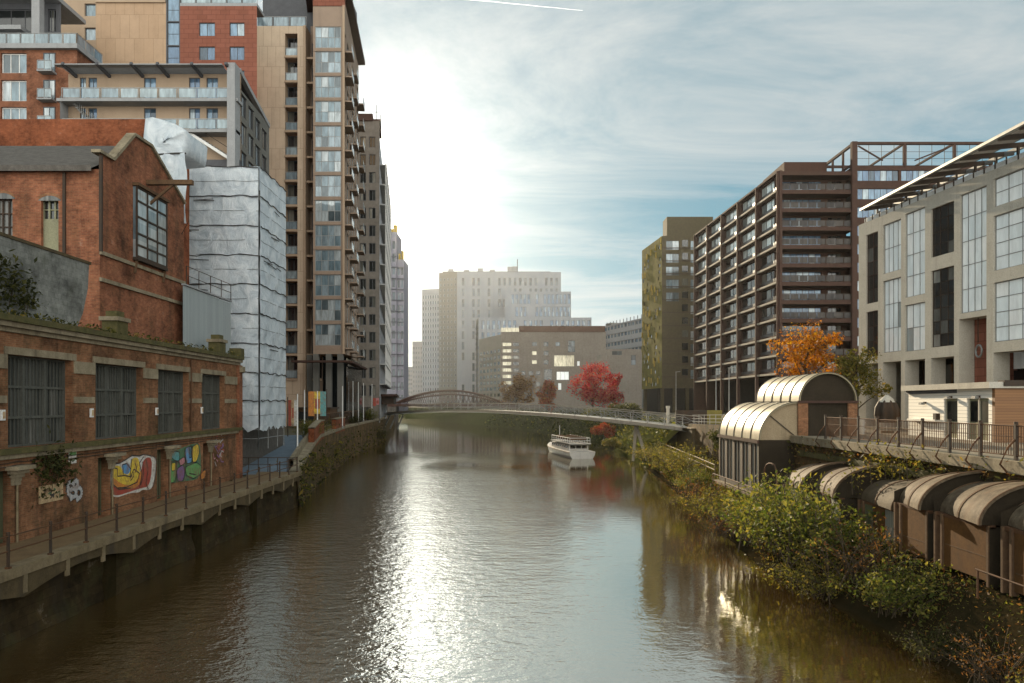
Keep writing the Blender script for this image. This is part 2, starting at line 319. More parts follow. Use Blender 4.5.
hz=math_(N,L,'POWER',math_(N,L,'SUBTRACT',1.,math_(N,L,'MAXIMUM',sx.outputs[2],0.)),3.)      # paler low down
clear=mixc(N,L,1.0,nish.outputs[0],tint(math_(N,L,'ADD',.72,math_(N,L,'MULTIPLY',hz,.55)),TEAL),'ADD')
cloud=tint(math_(N,L,'ADD',CLOUD_V,lobe(9.,GLOW3)),(.95,1.,.99))
cov=math_(N,L,'ADD',math_(N,L,'MULTIPLY',cr.outputs[0],.8),.1)
out=mixc(N,L,cov,clear,cloud)
front=tint(math_(N,L,'MULTIPLY',math_(N,L,'SQRT',db),BACK_FILL),(1.,.94,.84))                     # added fill glow opposite the sun, brightens the shaded facades
halo=tint(math_(N,L,'MULTIPLY',math_(N,L,'ADD',lobe(48.,GLOW1),lobe(420.,GLOW2)),math_(N,L,'ADD',math_(N,L,'MULTIPLY',cr.outputs[0],.5),.7)),(1.,.965,.88))
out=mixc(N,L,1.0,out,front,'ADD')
class _G: pass
gm=_G(); gm.outputs=[halo]
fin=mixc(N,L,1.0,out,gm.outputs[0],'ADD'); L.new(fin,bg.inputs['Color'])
vs=sc.view_settings; vs.view_transform='Standard'; vs.look='None'; vs.gamma=1; vs.exposure=EXPO
cy=sc.cycles; cy.use_denoising=True; cy.max_bounces=6; cy.diffuse_bounces=3; cy.glossy_bounces=4; cy.transparent_max_bounces=8; cy.volume_bounces=0
cy.sample_clamp_indirect=4.; cy.sample_clamp_direct=30.; cy.caustics_reflective=False; cy.caustics_refractive=False

# ------------------------------------------------------------------ bank lines (x as a function of distance y along the river)
def lin(pts,y):
    if y<=pts[0][0]: return pts[0][1]
    for (a,b),(c,d) in zip(pts,pts[1:]):
        if y<=c: return b+(d-b)*(y-a)/(c-a)
    return pts[-1][1]
LQ=[(57,-16.6),(70,-18.9),(104,-23.4),(160,-27.8),(205,-35.),(311,-49),(400,-72),(600,-160)]
RB=[(0,12.6),(26,13.2),(36,12.2),(60,14.6),(88,16.5),(115,17),(150,17.6),(200,9.5),(245,-5),(330,-36),(400,-64),(600,-150)]
def lq(y): return lin(LQ,y)
def rb(y): return lin(RB,y)
RW=[(0,17.2),(53.9,17.2),(54,21),(90,21),(100,22),(150,24),(200,16),(245,1),(330,-28),(400,-56),(600,-140)]
def rw(y): return lin(RW,y)
def zr(y): return lin([(0,6.),(60,6.),(90,5.4),(140,5.6),(600,5.6)],y)
def zl(y): return lin([(0,2.5),(58,2.5),(76,4.55),(600,4.6)],y)

mb=MB()
# the river: one big sheet; ripples are in its surface
m,nt,N,L,P=nodes('river_water'); p=pos(N); s=N.new('ShaderNodeSeparateXYZ'); L.new(p,s.inputs[0])
P.inputs['Base Color'].default_value=(.06,.034,.010,1); P.inputs['Roughness'].default_value=.045; P.inputs['IOR'].default_value=3.5; P.inputs['Specular IOR Level'].default_value=.5
pn=noise(N,L,mapped(N,L,p,(.05,.03,1)),1.,4,.6,.5)      # gusts
xx=math_(N,L,'ADD',s.outputs[0],math_(N,L,'MULTIPLY',math_(N,L,'SUBTRACT',pn.outputs[0],.5),22.))
mr=N.new('ShaderNodeMapRange'); mr.interpolation_type='SMOOTHSTEP'; L.new(xx,mr.inputs[0])
for i,v in ((1,-3.),(2,8.),(3,1.),(4,.09)): mr.inputs[i].default_value=v
mr2=N.new('ShaderNodeMapRange'); mr2.interpolation_type='SMOOTHSTEP'; L.new(math_(N,L,'ADD',s.outputs[1],math_(N,L,'MULTIPLY',math_(N,L,'SUBTRACT',pn.outputs[0],.5),60.)),mr2.inputs[0])
for i,v in ((1,104.),(2,122.),(3,1.),(4,.13)): mr2.inputs[i].default_value=v
gy=math_(N,L,'DIVIDE',math_(N,L,'ADD',math_(N,L,'SUBTRACT',s.outputs[1],94.),math_(N,L,'MULTIPLY',math_(N,L,'SUBTRACT',pn.outputs[0],.5),24.)),5.5)
gap=math_(N,L,'EXPONENT',math_(N,L,'MULTIPLY',math_(N,L,'MULTIPLY',gy,gy),-1.)); mr3=N.new('ShaderNodeMapRange'); mr3.interpolation_type='SMOOTHSTEP'; L.new(s.outputs[0],mr3.inputs[0])
for i,v in ((1,-13.),(2,-9.),(3,0.),(4,.9)): mr3.inputs[i].default_value=v
amp=math_(N,L,'MULTIPLY',math_(N,L,'MULTIPLY',mr.outputs[0],mr2.outputs[0]),math_(N,L,'SUBTRACT',1.,math_(N,L,'MULTIPLY',gap,mr3.outputs[0])))
w1=noise(N,L,mapped(N,L,p,(1.,1.5,1)),1.35,3,.55,.3); w2=noise(N,L,mapped(N,L,p,(1.,1.3,1)),5.2,3,.55,.2); w3=noise(N,L,mapped(N,L,p,(.5,1.,1)),.42,2,.5)
hgt=math_(N,L,'ADD',math_(N,L,'ADD',math_(N,L,'MULTIPLY',w1.outputs[0],.085),math_(N,L,'MULTIPLY',w2.outputs[0],.03)),math_(N,L,'MULTIPLY',w3.outputs[0],.06))
hgt=math_(N,L,'MULTIPLY',hgt,math_(N,L,'MAXIMUM',amp,.07))
b=N.new('ShaderNodeBump'); b.inputs['Strength'].default_value=1.; b.inputs['Distance'].default_value=WAVE; L.new(hgt,b.inputs['Height']); L.new(b.outputs[0],P.inputs['Normal'])
gls=N.new('ShaderNodeBsdfGlossy'); gls.inputs['Color'].default_value=(.88,.89,.80,1); gls.inputs['Roughness'].default_value=.035; L.new(b.outputs[0],gls.inputs['Normal'])
mxs=N.new('ShaderNodeMixShader'); mxs.inputs[0].default_value=WMET; L.new(P.outputs[0],mxs.inputs[1]); L.new(gls.outputs[0],mxs.inputs[2]); L.new(mxs.outputs[0],N['Material Output'].inputs[0])
M['water']=m
mb.face([(-400,-60,0),(200,-60,0),(200,700,0),(-400,700,0)],M['water']); structure('water',mb)

# ground: one sheet on both banks, out to the horizon
ys=[-55]+list(range(0,54,6))+[53.9,54,57,58,60,64,68,72,76,80]+list(range(88,412,8))+[500,600]
mb=MB()
def lg(y): return -19.2 if y<=57 else lq(y)-.5
for a,b_ in zip(ys,ys[1:]):
    mb.face([(-1500,a,zl(a)-.06),(lg(a),a,zl(a)-.06),(lg(b_),b_,zl(b_)-.06),(-1500,b_,zl(b_)-.06)],M['ground'])
    mb.face([(rw(a)+.3,a,zr(a)-.02),(1500,a,zr(a)-.02),(1500,b_,zr(b_)-.02),(rw(b_)+.3,b_,zr(b_)-.02)],M['ground'])
mb.face([(-1500,600,4.5),(1500,600,4.5),(1500,1100,4.5),(-1500,1100,4.5)],M['ground'])
structure('ground',mb)
# lower right bank: wet soil up to a narrow terrace
mb=MB(); rnd=random.Random(3)
rows=[]
for y in range(-10,92,1):
    e=rb(y); r=[]
    for t,z in ((-.9,-.7),(-.2,-.12),(.25,.3),(.9,.95),(1.5,1.7),(2.0,2.2)):
        r.append((e+t+rnd.uniform(-.18,.18),y+rnd.uniform(-.2,.2),z+rnd.uniform(-.12,.12)))
    r.append((min(rw(y)-.02,17.18) if y<54 else rw(y)-.02,y,2.3)); rows.append(r)
mb.grid(rows,M['soil']); structure('river_bank',mb)
mb=MB(); rows=[]
for y in range(90,600,4):
    e=rb(y); wd=rw(y)+.5-e
    rows.append([(e+wd*t+rnd.uniform(-.2,.2),y,z*(zr(y)+.0)+rnd.uniform(-.08,.08)*(0<t<1)) for t,z in ((-.1,-.15),(.05,.05),(.3,.42),(.6,.72),(.85,.93),(1.,1.))])
mb.grid(rows,M['grass']); structure('grass_bank',mb)
# paved promenade on the right, a sheet just over the ground
mb=MB(); mb.face([(17.35,-20,6.0),(30,-20,6.0),(30,60,6.0),(17.35,60,6.0)],M['paving_pale']); structure('promenade',mb)
# far hill line beyond the town
mb=MB(); rows=[]
for i in range(0,81):
    x=-1400+i*35; h=16+9*math.sin(i*.37)+6*math.sin(i*.9+1)
    rows.append([(x,860,4),(x,900,h*.7),(x,980,h),(x,1080,4)])
mb.grid(rows,M['grass']); structure('hills',mb)
# air
if HAZE>0:
    mb=MB()
    hm=bpy.data.materials.new('haze'); hm.use_nodes=True; nt=hm.node_tree; nt.nodes.remove(nt.nodes['Principled BSDF'])
    pv=nt.nodes.new('ShaderNodeVolumePrincipled'); pv.inputs['Color'].default_value=(.93,.95,.97,1); pv.inputs['Density'].default_value=HAZE; pv.inputs['Anisotropy'].default_value=HAZE_G
    nt.links.new(pv.outputs[0],nt.nodes['Material Output'].inputs['Volume'])
    mb.box(-1600,-70,-1.9,1600,1150,105,hm); ho=mb.build('haze'); tag(ho,kind='stuff')
# ------------------------------------------------------------------ walls with real openings
class Wall:
    """a vertical wall seen from outside, p0 at its left end, p1 at its right end"""
    def __init__(s,p0,p1):
        s.p0=Vector((p0[0],p0[1],0)); d=Vector((p1[0]-p0[0],p1[1]-p0[1],0)); s.len=d.length; s.d=d.normalized(); s.n=Vector((s.d.y,-s.d.x,0)); s.ang=math.atan2(s.d.y,s.d.x)
    def at(s,u,v,w=0): q=s.p0+s.d*u+s.n*w; return (q.x,q.y,v)
    def T(s): return lambda u,w,v: s.at(u,v,-w)          # local x = u, y = inwards, z = v
    def box(s,mb,u0,u1,v0,v1,w0,w1,m): mb.box(u0,-w1,v0,u1,-w0,v1,m,s.T())      # w = outwards
    def u_of(s,px):                                          # where a sight line at column px meets the wall
        r=(px-CX)/F; return (r*s.p0.y-s.p0.x)/(s.d.x-r*s.d.y)
    def uv_of(s,px,py): u=s.u_of(px); y=s.p0.y+s.d.y*u; return u,PZ(py,y)
    def v_of(s,py,u): return PZ(py,s.p0.y+s.d.y*u)
def wall_mesh(mb,W,u0,u1,z0,z1,ops,m,depth=.2,mrev=None,skip=None):
    """wall face between u0..u1, z0..z1 with openings (u0,u1,v0,v1) cut through and their reveals"""
    mrev=mrev or m
    us=sorted({u0,u1}|{o[0] for o in ops}|{o[1] for o in ops}); vs=sorted({z0,z1}|{o[2] for o in ops}|{o[3] for o in ops})
    us=[u for u in us if u0-1e-6<=u<=u1+1e-6]; vs=[v for v in vs if z0-1e-6<=v<=z1+1e-6]
    for a,b in zip(us,us[1:]):
        if b-a<1e-5: continue
        um=(a+b)/2; st=None
        col=[o for o in ops if o[0]<um<o[1]]
        for c,d in zip(vs,vs[1:]):
            if d-c<1e-5: continue
            vm=(c+d)/2; solid=not any(o[2]<vm<o[3] for o in col)
            if solid and st is None: st=c
            if not solid and st is not None:
                mb.face([W.at(a,st),W.at(b,st),W.at(b,c),W.at(a,c)],m); st=None
        if st is not None: mb.face([W.at(a,st),W.at(b,st),W.at(b,z1),W.at(a,z1)],m)
    for a,b,c,d in ops:
        mb.face([W.at(a,c),W.at(b,c),W.at(b,c,-depth),W.at(a,c,-depth)],mrev); mb.face([W.at(a,d,-depth),W.at(b,d,-depth),W.at(b,d),W.at(a,d)],mrev)
        mb.face([W.at(a,c),W.at(a,c,-depth),W.at(a,d,-depth),W.at(a,d)],mrev); mb.face([W.at(b,c,-depth),W.at(b,c),W.at(b,d),W.at(b,d,-depth)],mrev)
_wc={}
def win_meshes(w,h,nx,ny,ft,fm,gm,sill,split):
    key=(round(w,2),round(h,2),nx,ny,ft,fm.name,gm.name,sill,split)
    if key in _wc: return _wc[key]
    f=MB(); d=.07
    f.box(0,0,0,ft,d,h,fm); f.box(w-ft,0,0,w,d,h,fm); f.box(ft,0,0,w-ft,d,ft,fm); f.box(ft,0,h-ft,w-ft,d,h,fm)
    t=ft*.7
    for i in range(1,nx): x=w*i/nx; f.box(x-t/2,.005,ft,x+t/2,d-.005,h-ft,fm)
    for j in range(1,ny):
        z=h*j/ny
        for i in range(nx): f.box(w*i/nx+t/2,.012,z-t/2,w*(i+1)/nx-t/2,d-.012,z+t/2,fm)
    if sill: f.box(-.06,-.09,-.07,w+.06,.0,-.002,fm)
    g=MB() if split else f
    for i in range(nx):
        for j in range(ny):
            g.face([(w*i/nx,d*.6,h*j/ny),(w*(i+1)/nx,d*.6,h*j/ny),(w*(i+1)/nx,d*.6,h*(j+1)/ny),(w*i/nx,d*.6,h*(j+1)/ny)],gm)
    r=(f.mesh('window'), g.mesh('pane') if split else None); _wc[key]=r; return r
class Wins:
    """collects the windows of one thing: the nearest 100 become parts, the rest one part"""
    def __init__(s,parent): s.p=parent; s.q=[]
    def add(s,W,u0,u1,v0,v1,rec,nx,ny,fm,gm,ft=.07,sill=False,split=False):
        s.q.append((W,u0,u1,v0,v1,rec,nx,ny,fm,gm,ft,sill,split))
    def done(s,name='window',limit=100,label=None):
        b=s.p.location; cp=Vector((0,0,H))
        def big(q):
            W,u0,u1,v0,v1=q[:5]; c=Vector(W.at((u0+u1)/2,(v0+v1)/2)); d=cp-c
            px=CX+F*c.x/max(c.y,1); vis=c.y>1 and -20<px<1044 and HY-F*(c.z-H)/c.y>-20 and W.n.dot(d)>0
            return -(u1-u0)*(v1-v0)*max(W.n.dot(d),.01)/d.length**3*(1 if vis else 1e-3)
        s.q.sort(key=big); rest=None
        for i,(W,u0,u1,v0,v1,rec,nx,ny,fm,gm,ft,sill,split) in enumerate(s.q):
            fme,gme=win_meshes(u1-u0,v1-v0,nx,ny,ft,fm,gm,sill,split)
            loc=Vector(W.at(u0,v0,-rec))
            if i<limit:
                o=bpy.data.objects.new(name,fme); COL.objects.link(o); o.parent=s.p; o.location=loc-b; o.rotation_euler=(0,0,W.ang)
                if gme: g=bpy.data.objects.new('pane',gme); COL.objects.link(g); g.parent=o
            else:
                if rest is None: rest=MB()
                T=Matrix.Translation(loc)@Matrix.Rotation(W.ang,4,'Z')
                for me in (fme,gme):
                    if me is None: continue
                    vs=[T@v.co for v in me.vertices]; n=len(rest.v); rest.v.extend([tuple(v) for v in vs])
                    for p in me.polygons: rest.f.append(tuple(n+k for k in p.vertices)); rest.m.append(rest.mi(me.materials[p.material_index])); rest.sm.append(False)
        if rest: tag(rest.build('windows_beyond' if False else name,s.p),kind='stuff')
def plain_sides(mb,pts,z0,z1,m,roof=None,skip=()):
    """the remaining walls and the roof of a footprint (counter-clockwise)"""
    n=len(pts)
    for i in range(n):
        if i in skip: continue
        a,b=pts[i],pts[(i+1)%n]; mb.face([(a[0],a[1],z0),(b[0],b[1],z0),(b[0],b[1],z1),(a[0],a[1],z1)],m)
    mb.face([(p[0],p[1],z1) for p in pts],roof or m)
def grid_facade(mb,wins,W,u0,u1,z0,z1,cols,rows,m,gm,fm,nx=2,ny=1,rec=.18,ft=.07,sill=False,split=False,skip=lambda i,j:False,mrev=None):
    ops=[]
    for i,(a,b) in enumerate(cols):
        for j,(c,d) in enumerate(rows):
            if skip(i,j): continue
            ops.append((a,b,c,d)); wins.add(W,a,b,c,d,rec-.07,nx,ny,fm,gm,ft,sill,split)
    wall_mesh(mb,W,u0,u1,z0,z1,ops,m,rec,mrev)
def even(u0,u1,n,wd):
    p=(u1-u0)/n; return [(u0+p*(i+.5)-wd/2,u0+p*(i+.5)+wd/2) for i in range(n)]
def rail_glass(mb_r,mb_g,a,b,z,h,mr,mg,step=1.6):
    """glass balustrade from a to b (xy), standing on height z"""
    a=Vector((*a,z)); b=Vector((*b,z)); n=max(1,int((b-a).length/step)); up=Vector((0,0,h))
    mb_r.bar(a+up,b+up,.06,.06,mr)
    for i in range(n+1): q=a.lerp(b,i/n); mb_r.bar(q,q+up,.05,.05,mr)
    for i in range(n):
        q=a.lerp(b,(i+.06)/n); r=a.lerp(b,(i+.94)/n); mb_g.face([q+Vector((0,0,.1)),r+Vector((0,0,.1)),r+up*.94,q+up*.94],mg)
# =================================================================== LEFT BANK, NEAR: brick riverside warehouse
FX=lambda y:-19.1-.02*(y-27.6)
WF=Wall((FX(18),18),(FX(53.2),53.2))                        # its river front
y2=53.2; wh=thing('brick_warehouse','sooty two-storey red brick warehouse with graffiti, beside the left river walkway','warehouse',(FX(36),36,2.6))
U=WF.u_of
wz0,wz1=6.28,9.85
wcols=[(-2.2,1.8),(U(8),U(72)),(U(95.5),U(142)),(U(158),U(188)),(U(202),U(224))]
niche=[(U(-10),U(14)),(U(98),U(110)),(U(157),U(168)),(U(203),U(209.5))]
mb=MB()
wall_mesh(mb,WF,-8,WF.len,2.5,10.7,[(a,b,wz0,wz1) for a,b in wcols if a>-8]+[(a,b,2.64,5.45) for a,b in niche],M['brick_old'],.45)
e=WF.at(WF.len,0); s_=WF.at(-8,0)
mb.face([e,(e[0]-6,e[1]+.3,0),(e[0]-6,e[1]+.3,10.7),(e[0],e[1],10.7)],M['brick_old'])
mb.face([(s_[0]-8,s_[1],0),s_,(s_[0],s_[1],10.7),(s_[0]-8,s_[1],10.7)],M['brick_old'])
mb.build('wall',wh)
mb=MB(); mb.face([WF.at(-8,11.3,-.2),WF.at(WF.len,11.3,-.2),WF.at(WF.len,11.3,-9),WF.at(-8,11.3,-9)],M['slate']); mb.build('roof',wh)
mb=MB()                                                    # cornice: three stepped courses
for (a,b,o) in ((10.7,10.88,.1),(10.885,11.08,.26),(11.085,11.32,.38)): WF.box(mb,-8,WF.len+.0,a,b,-.25,o,M['moss_stone'] if a>11 else M['stone'])
mb.build('cornice',wh)
mb=MB(); WF.box(mb,-8,WF.len-.02,5.88,6.05,.003,.16,M['stone']); WF.box(mb,-8,WF.len-.02,6.055,6.27,.003,.25,M['moss_stone']); mb.build('sill_band',wh)
mb=MB()                                                    # lintel band, pale blocks in the piers
for a,b in wcols: WF.box(mb,a-.25,b+.25,wz1+.003,wz1+.3,.003,.06,M['stone'])
for k in range(len(wcols)):
    a=wcols[k][1]; b=wcols[k+1][0] if k+1<len(wcols) else WF.len-.03
    WF.box(mb,a+.12,b-.12,8.0,8.28,.003,.05,M['stone']); WF.box(mb,a+.12,b-.12,9.3,9.84,.003,.07,M['stone'])
mb.build('stone_bands',wh)
mb=MB(); WF.box(mb,WF.len-.55,WF.len+.12,2.6,10.69,.004,.2,M['brick']); WF.box(mb,WF.len-.6,WF.len+.2,11.33,11.9,-.5,.3,M['moss_stone']); WF.box(mb,WF.len-.5,WF.len+.1,10.2,10.6,.21,.4,M['stone']); mb.build('corner_pier',wh)
for a,b in wcols:
    f=MB(); w_=b-a; WF.box(f,a,b,wz0,wz1,-.45,-.44,M['metal_dark'])
    for i in range(4): x=a+w_*i/3; WF.box(f,max(a,x-.07),min(b,x+.07),wz0,wz1,-.43,-.3,M['frame_grey'])
    for z in (wz0+.04,wz0+1.15,wz0+2.35,wz1-.04): WF.box(f,a+.001,b-.001,z-.05,z+.05,-.42,-.32,M['frame_grey'])
    for i in range(1,18): x=a+w_*i/18; WF.box(f,x-.018,x+.018,wz0,wz1,-.41,-.36,M['frame_grey'])
    fo=f.build('window',wh); g=MB()
    for i in range(9):
        for j in range(3): WF.box(g,a+w_*i/9+.01,a+w_*(i+1)/9-.01,wz0+(wz1-wz0)*j/3,wz0+(wz1-wz0)*(j+1)/3-.01,-.438,-.425,M['g_old'])
    g.build('pane',fo)
for k,(a,b) in enumerate(niche):
    d=MB(); WF.box(d,a,b,2.64,5.45,-.45,-.42,M['green_door']); WF.box(d,a+.06,b-.06,2.7,5.2,-.415,-.38,M['green_door'])
    n=4
    for i in range(1,n): x=a+(b-a)*i/n; WF.box(d,x-.02,x+.02,2.7,5.2,-.379,-.36,M['metal_dark'])
    d.build('door',wh)
    d=MB()                                                  # corbel: flared stone bracket on a slim pipe, right of each door recess
    for i in range(5): z=4.85+i*.15; o=.06+.045*i*i*.5; WF.box(d,b-.12-o,b+.14+o,z,z+.145,.003,.08+o,M['stone'])
    d.build('corbel',wh)
    d=MB(); d.tube([WF.at(b+.05,2.64,.09),WF.at(b+.05,4.84,.09)],.045,M['concrete']); d.build('drainpipe',wh)
for u in (wcols[1][0]-.45,wcols[2][0]-.5,wcols[3][0]-.35,wcols[4][0]-.25):
    d=MB(); WF.box(d,u-.1,u+.1,7.35,7.75,.056,.14,M['white_metal']); WF.box(d,u-.06,u+.06,7.42,7.68,.142,.16,M['p_cream']); d.build('wall_lamp',wh)
for z,sg in ((5.62,.05),(5.74,.03)):
    d=MB(); d.tube([WF.at(u,z-sg*math.sin(u*2.1)**2,.05) for u in [i*.7 for i in range(50)] if u<WF.len],.018,M['metal_dark'],5); d.build('cable',wh)
for u in (wcols[1][0]-.9,wcols[3][1]+.25):
    d=MB(); d.tube([WF.at(u,10.6,.08),WF.at(u,6.3,.08)],.05,M['metal_rusty'],6); d.build('drainpipe',wh)
# painted boards and lettering on the wall, put where they stand from their place in the photograph
def FPW(px,py,w): u,v=WF.uv_of(px,py); return WF.at(u,v,w)
def poly(mb,pts,w,m): mb.face([FPW(95+x/6.827,425+y/6.827,w) for x,y in pts],m)
def stroke(mb,pts,wd,w,m):
    q=[Vector(FPW(x,y,w)) for x,y in pts]
    for i,(a,b) in enumerate(zip(q,q[1:])):
        d=(b-a).normalized(); n=WF.n.cross(d)*wd/2; k=WF.n*(.0007*i)
        mb.face([a-n+k,b-n+k,b+n+k,a+n+k],m)
def smooth(pts,n=3):
    for _ in range(n):
        o=[]
        for i in range(len(pts)):
            a,b=pts[i],pts[(i+1)%len(pts)]; o+= [(a[0]*.75+b[0]*.25,a[1]*.75+b[1]*.25),(a[0]*.25+b[0]*.75,a[1]*.25+b[1]*.75)]
        pts=o
    return pts
g=MB()
poly(g,smooth([(104,265),(160,262),(205,238),(250,208),(300,212),(330,200),(390,212),(418,228),(412,320),(395,420),(370,445),(320,440),(300,462),(240,462),(150,498),(108,480)],2),.006,M['p_white'])
poly(g,smooth([(110,370),(160,400),(300,400),(318,300),(325,245),(360,215),(388,235),(385,330),(368,420),(310,432),(230,458),(150,485),(112,470)],2),.010,M['p_red'])
poly(g,smooth([(113,330),(150,350),(220,390),(290,380),(310,300),(318,330),(300,420),(230,440),(160,440),(113,410)],2),.014,M['p_orange'])
poly(g,smooth([(115,285),(170,272),(190,330),(235,345),(242,235),(285,215),(306,260),(300,350),(262,405),(200,412),(140,375),(116,350)],2),.018,M['p_yellow'])
poly(g,smooth([(176,270),(228,255),(242,300),(228,335),(192,335)],2),.022,M['p_blue'])
for q in ([(110,285),(150,300),(150,350),(200,345),(240,352),(262,300),(300,330),(285,390),(210,425),(150,430)],[(330,215),(300,260),(318,330),(302,430)],[(345,235),(360,300),(345,400),(362,440)],[(113,400),(160,440),(240,430)],[(104,265),(160,262),(205,238),(250,208),(300,212),(330,200),(390,212),(418,228),(412,320),(395,420)],[(186,270),(190,340)],[(248,230),(236,360),(250,345)],[(270,262),(282,292),(268,330)],[(120,300),(135,290)],[(322,250),(330,330),(310,410)],[(182,272),(215,262),(240,300)],[(240,380),(262,350),(258,320)]):
    stroke(g,[(95+x/6.827,425+y/6.827) for x,y in q],.06,.025,M['p_black'])
tag(g.build('graffiti',wh),'rounded yellow, orange and red graffiti lettering outlined in white')
g=MB()
poly(g,smooth([(505,180),(560,170),(610,150),(660,130),(715,120),(722,220),(725,330),(690,375),(600,385),(510,400)],1),.006,M['p_dkgreen'])
for pts,mm in (([(508,190),(545,178),(575,185),(572,260),(540,240),(512,215)],'p_teal'),([(512,255),(550,240),(552,330),(540,390),(512,396)],'p_green'),([(520,260),(548,255),(545,310),(522,315)],'p_yellow'),
    ([(555,300),(600,270),(615,330),(600,380),(562,385)],'p_purple'),([(570,240),(610,215),(612,260),(580,280)],'p_pink'),([(612,160),(655,140),(660,255),(622,265)],'p_blue'),([(640,150),(655,146),(655,220),(642,225)],'p_teal'),
    ([(662,150),(700,125),(712,180),(690,250),(664,255)],'p_yellow'),([(615,285),(690,255),(725,280),(715,340),(670,365),(622,345)],'p_green'),([(720,330),(755,300),(750,360),(722,375)],'p_orange')):
    poly(g,smooth(pts,1),.010+.001*len(mm),M[mm])
    stroke(g,[(95+x/6.827,425+y/6.827) for x,y in pts+pts[:1]],.045,.0235,M['p_black'])
for q in ([(610,160),(618,268),(600,380)],[(660,140),(664,260)],[(555,240),(552,392)],[(640,330),(690,340)],[(512,250),(570,245)]): stroke(g,[(95+x/6.827,425+y/6.827) for x,y in q],.07,.024,M['p_black'])
tag(g.build('graffiti',wh),'green, blue and yellow graffiti lettering between two doors')
g=MB()
rr=random.Random(5)
for i in range(26):
    x=rr.uniform(812,875); y=rr.uniform(50,270); stroke(g,[(95+(x+dx)/6.827,425+(y+dy)/6.827) for dx,dy in ((0,0),(rr.uniform(-14,14),rr.uniform(-25,25)),(rr.uniform(-20,20),rr.uniform(-30,40)))],.09,.006+.0015*i,M[rr.choice(['p_pink','p_white','p_purple','p_red','p_silver'])])
tag(g.build('graffiti',wh),'pink and white scribbled graffiti near the corner pier')
g=MB()
def ring(cx,cy,rx,ry,a0=0,a1=360,n=14): return [(cx+rx*math.cos(R(a0+(a1-a0)*i/n)),cy+ry*math.sin(R(a0+(a1-a0)*i/n))) for i in range(n+1)]
def S(px): return [(x/5.69,440+y/5.69) for x,y in px]
for wd,w,mm in ((.3,.005,'p_black'),(.17,.018,'p_silver')):
    for q in (ring(400,262,18,22,60,380),ring(412,300,20,24,-120,170),ring(445,300,17,30,0,360),[(388,262),(382,300),(400,320),(405,345)],[(418,240),(438,226),(440,262),(425,275)],[(432,345),(448,330)]): stroke(g,S(q),wd,w,M[mm])
tag(g.build('graffiti',wh),'small silver and black looping graffiti tag')
g=MB(); u0,v0=WF.uv_of(38.5,508); u1,v1=WF.uv_of(62,480); WF.box(g,u0,u1,v0+.15,v1-.1,.005,.05,M['p_cream'])
bo=g.build('notice_board',wh); g=MB()
for i in range(9):
    x=232+rr.uniform(0,90); y=280+rr.uniform(0,45); stroke(g,S([(x,y),(x+rr.uniform(6,22),y+rr.uniform(-20,14)),(x+rr.uniform(0,16),y+rr.uniform(0,28))]),.07,.056+.001*i,M['p_black' if i%3 else 'p_dkgreen'])
g.build('scribble',bo); tag(bo,'pale board with dark scribbled lettering')
g=MB(); u0,v0=WF.uv_of(68.5,464); u1,v1=WF.uv_of(76,450); WF.box(g,u0,u1,v0,v1,.004,.02,M['p_white']); WF.box(g,u0+.03,u1-.03,(v0+v1)/2+.05,v1-.04,.021,.026,M['p_green']); WF.box(g,u0+.08,u1-.12,v0+.1,(v0+v1)/2-.08,.021,.026,M['p_dkgreen']); g.build('wall_sign',wh)

# ------------------------------------------------------------------- the mill behind it, gable to the river
ml=thing('brick_mill','tall red brick mill with a gable and hanging glass bay, behind the graffiti warehouse','mill',(-24,43,2.6))
GX=-21.5; ya,yb,yp=38.6,48.5,43.6; ez,pz=21.0,23.2
WG=Wall((GX,ya),(GX,yb))
mb=MB(); 
o0,o1=WG.u_of(133),WG.u_of(163)
wall_mesh(mb,WG,0,WG.len,5,ez,[(o0,o1,16.3,20.3)],M['brick'],.3)
mb.face([WG.at(0,ez),WG.at(WG.len,ez),WG.at(yp-ya+.4,pz),WG.at(yp-ya-1.6,pz-.05),WG.at(1.2,ez+.05)],M['brick'])
WS=Wall((-40,ya),(GX,ya))
ops=[]; 
d0,d1=WS.u_of(41),WS.u_of(58.5); a0,a1=WS.u_of(-6),WS.u_of(12.5)
ops=[(d0,d1,15.6,18.6),(a0,a1,16.5,18.7)]
wall_mesh(mb,WS,0,WS.len,5,20.2,ops,M['brick'],.3)
mb.face([(-40,yb,5),(-40,ya,5),(-40,ya,20.2),(-40,yb,20.2)],M['brick']); mb.face([(GX,yb,5),(-40,yb,5),(-40,yb,20.9),(GX,yb,20.9)],M['brick'])
mb.build('wall',ml)
mb=MB(); mb.face([(-40,ya-.35,20.15),(GX-.25,ya-.35,20.15),(GX-.25,yp,pz-.05),(-40,yp,pz-.05)],M['slate']); mb.face([(-40,yp,pz-.05),(GX-.25,yp,pz-.05),(GX-.25,yb,20.95),(-40,yb,20.95)],M['slate'])
mb.face([(-40,ya-.36,20.0),(GX-.25,ya-.36,20.0),(GX-.25,ya-.36,20.3),(-40,ya-.36,20.3)],M['slate']); mb.build('roof',ml)
mb=MB(); mb.bar((GX-.1,ya-.2,ez+.1),(GX-.1,ya+1.2,ez+.12),.5,.16,M['stone']); mb.bar((GX-.1,ya+1.2,ez+.12),(GX-.1,yp-1.6,pz+.05),.5,.16,M['stone']); mb.bar((GX-.1,yp-1.6,pz+.05),(GX-.1,yp+.4,pz+.1),.5,.16,M['stone']); mb.bar((GX-.1,yp+.4,pz+.1),(GX-.1,yb,ez+.08),.5,.16,M['stone']); mb.build('coping',ml)
mb=MB()
for z in (15.75,14.35): mb=MB(); WG.box(mb,-.05,WG.len+.05,z,z+.2,.003,.12,M['stone']); mb.build('string_course',ml)
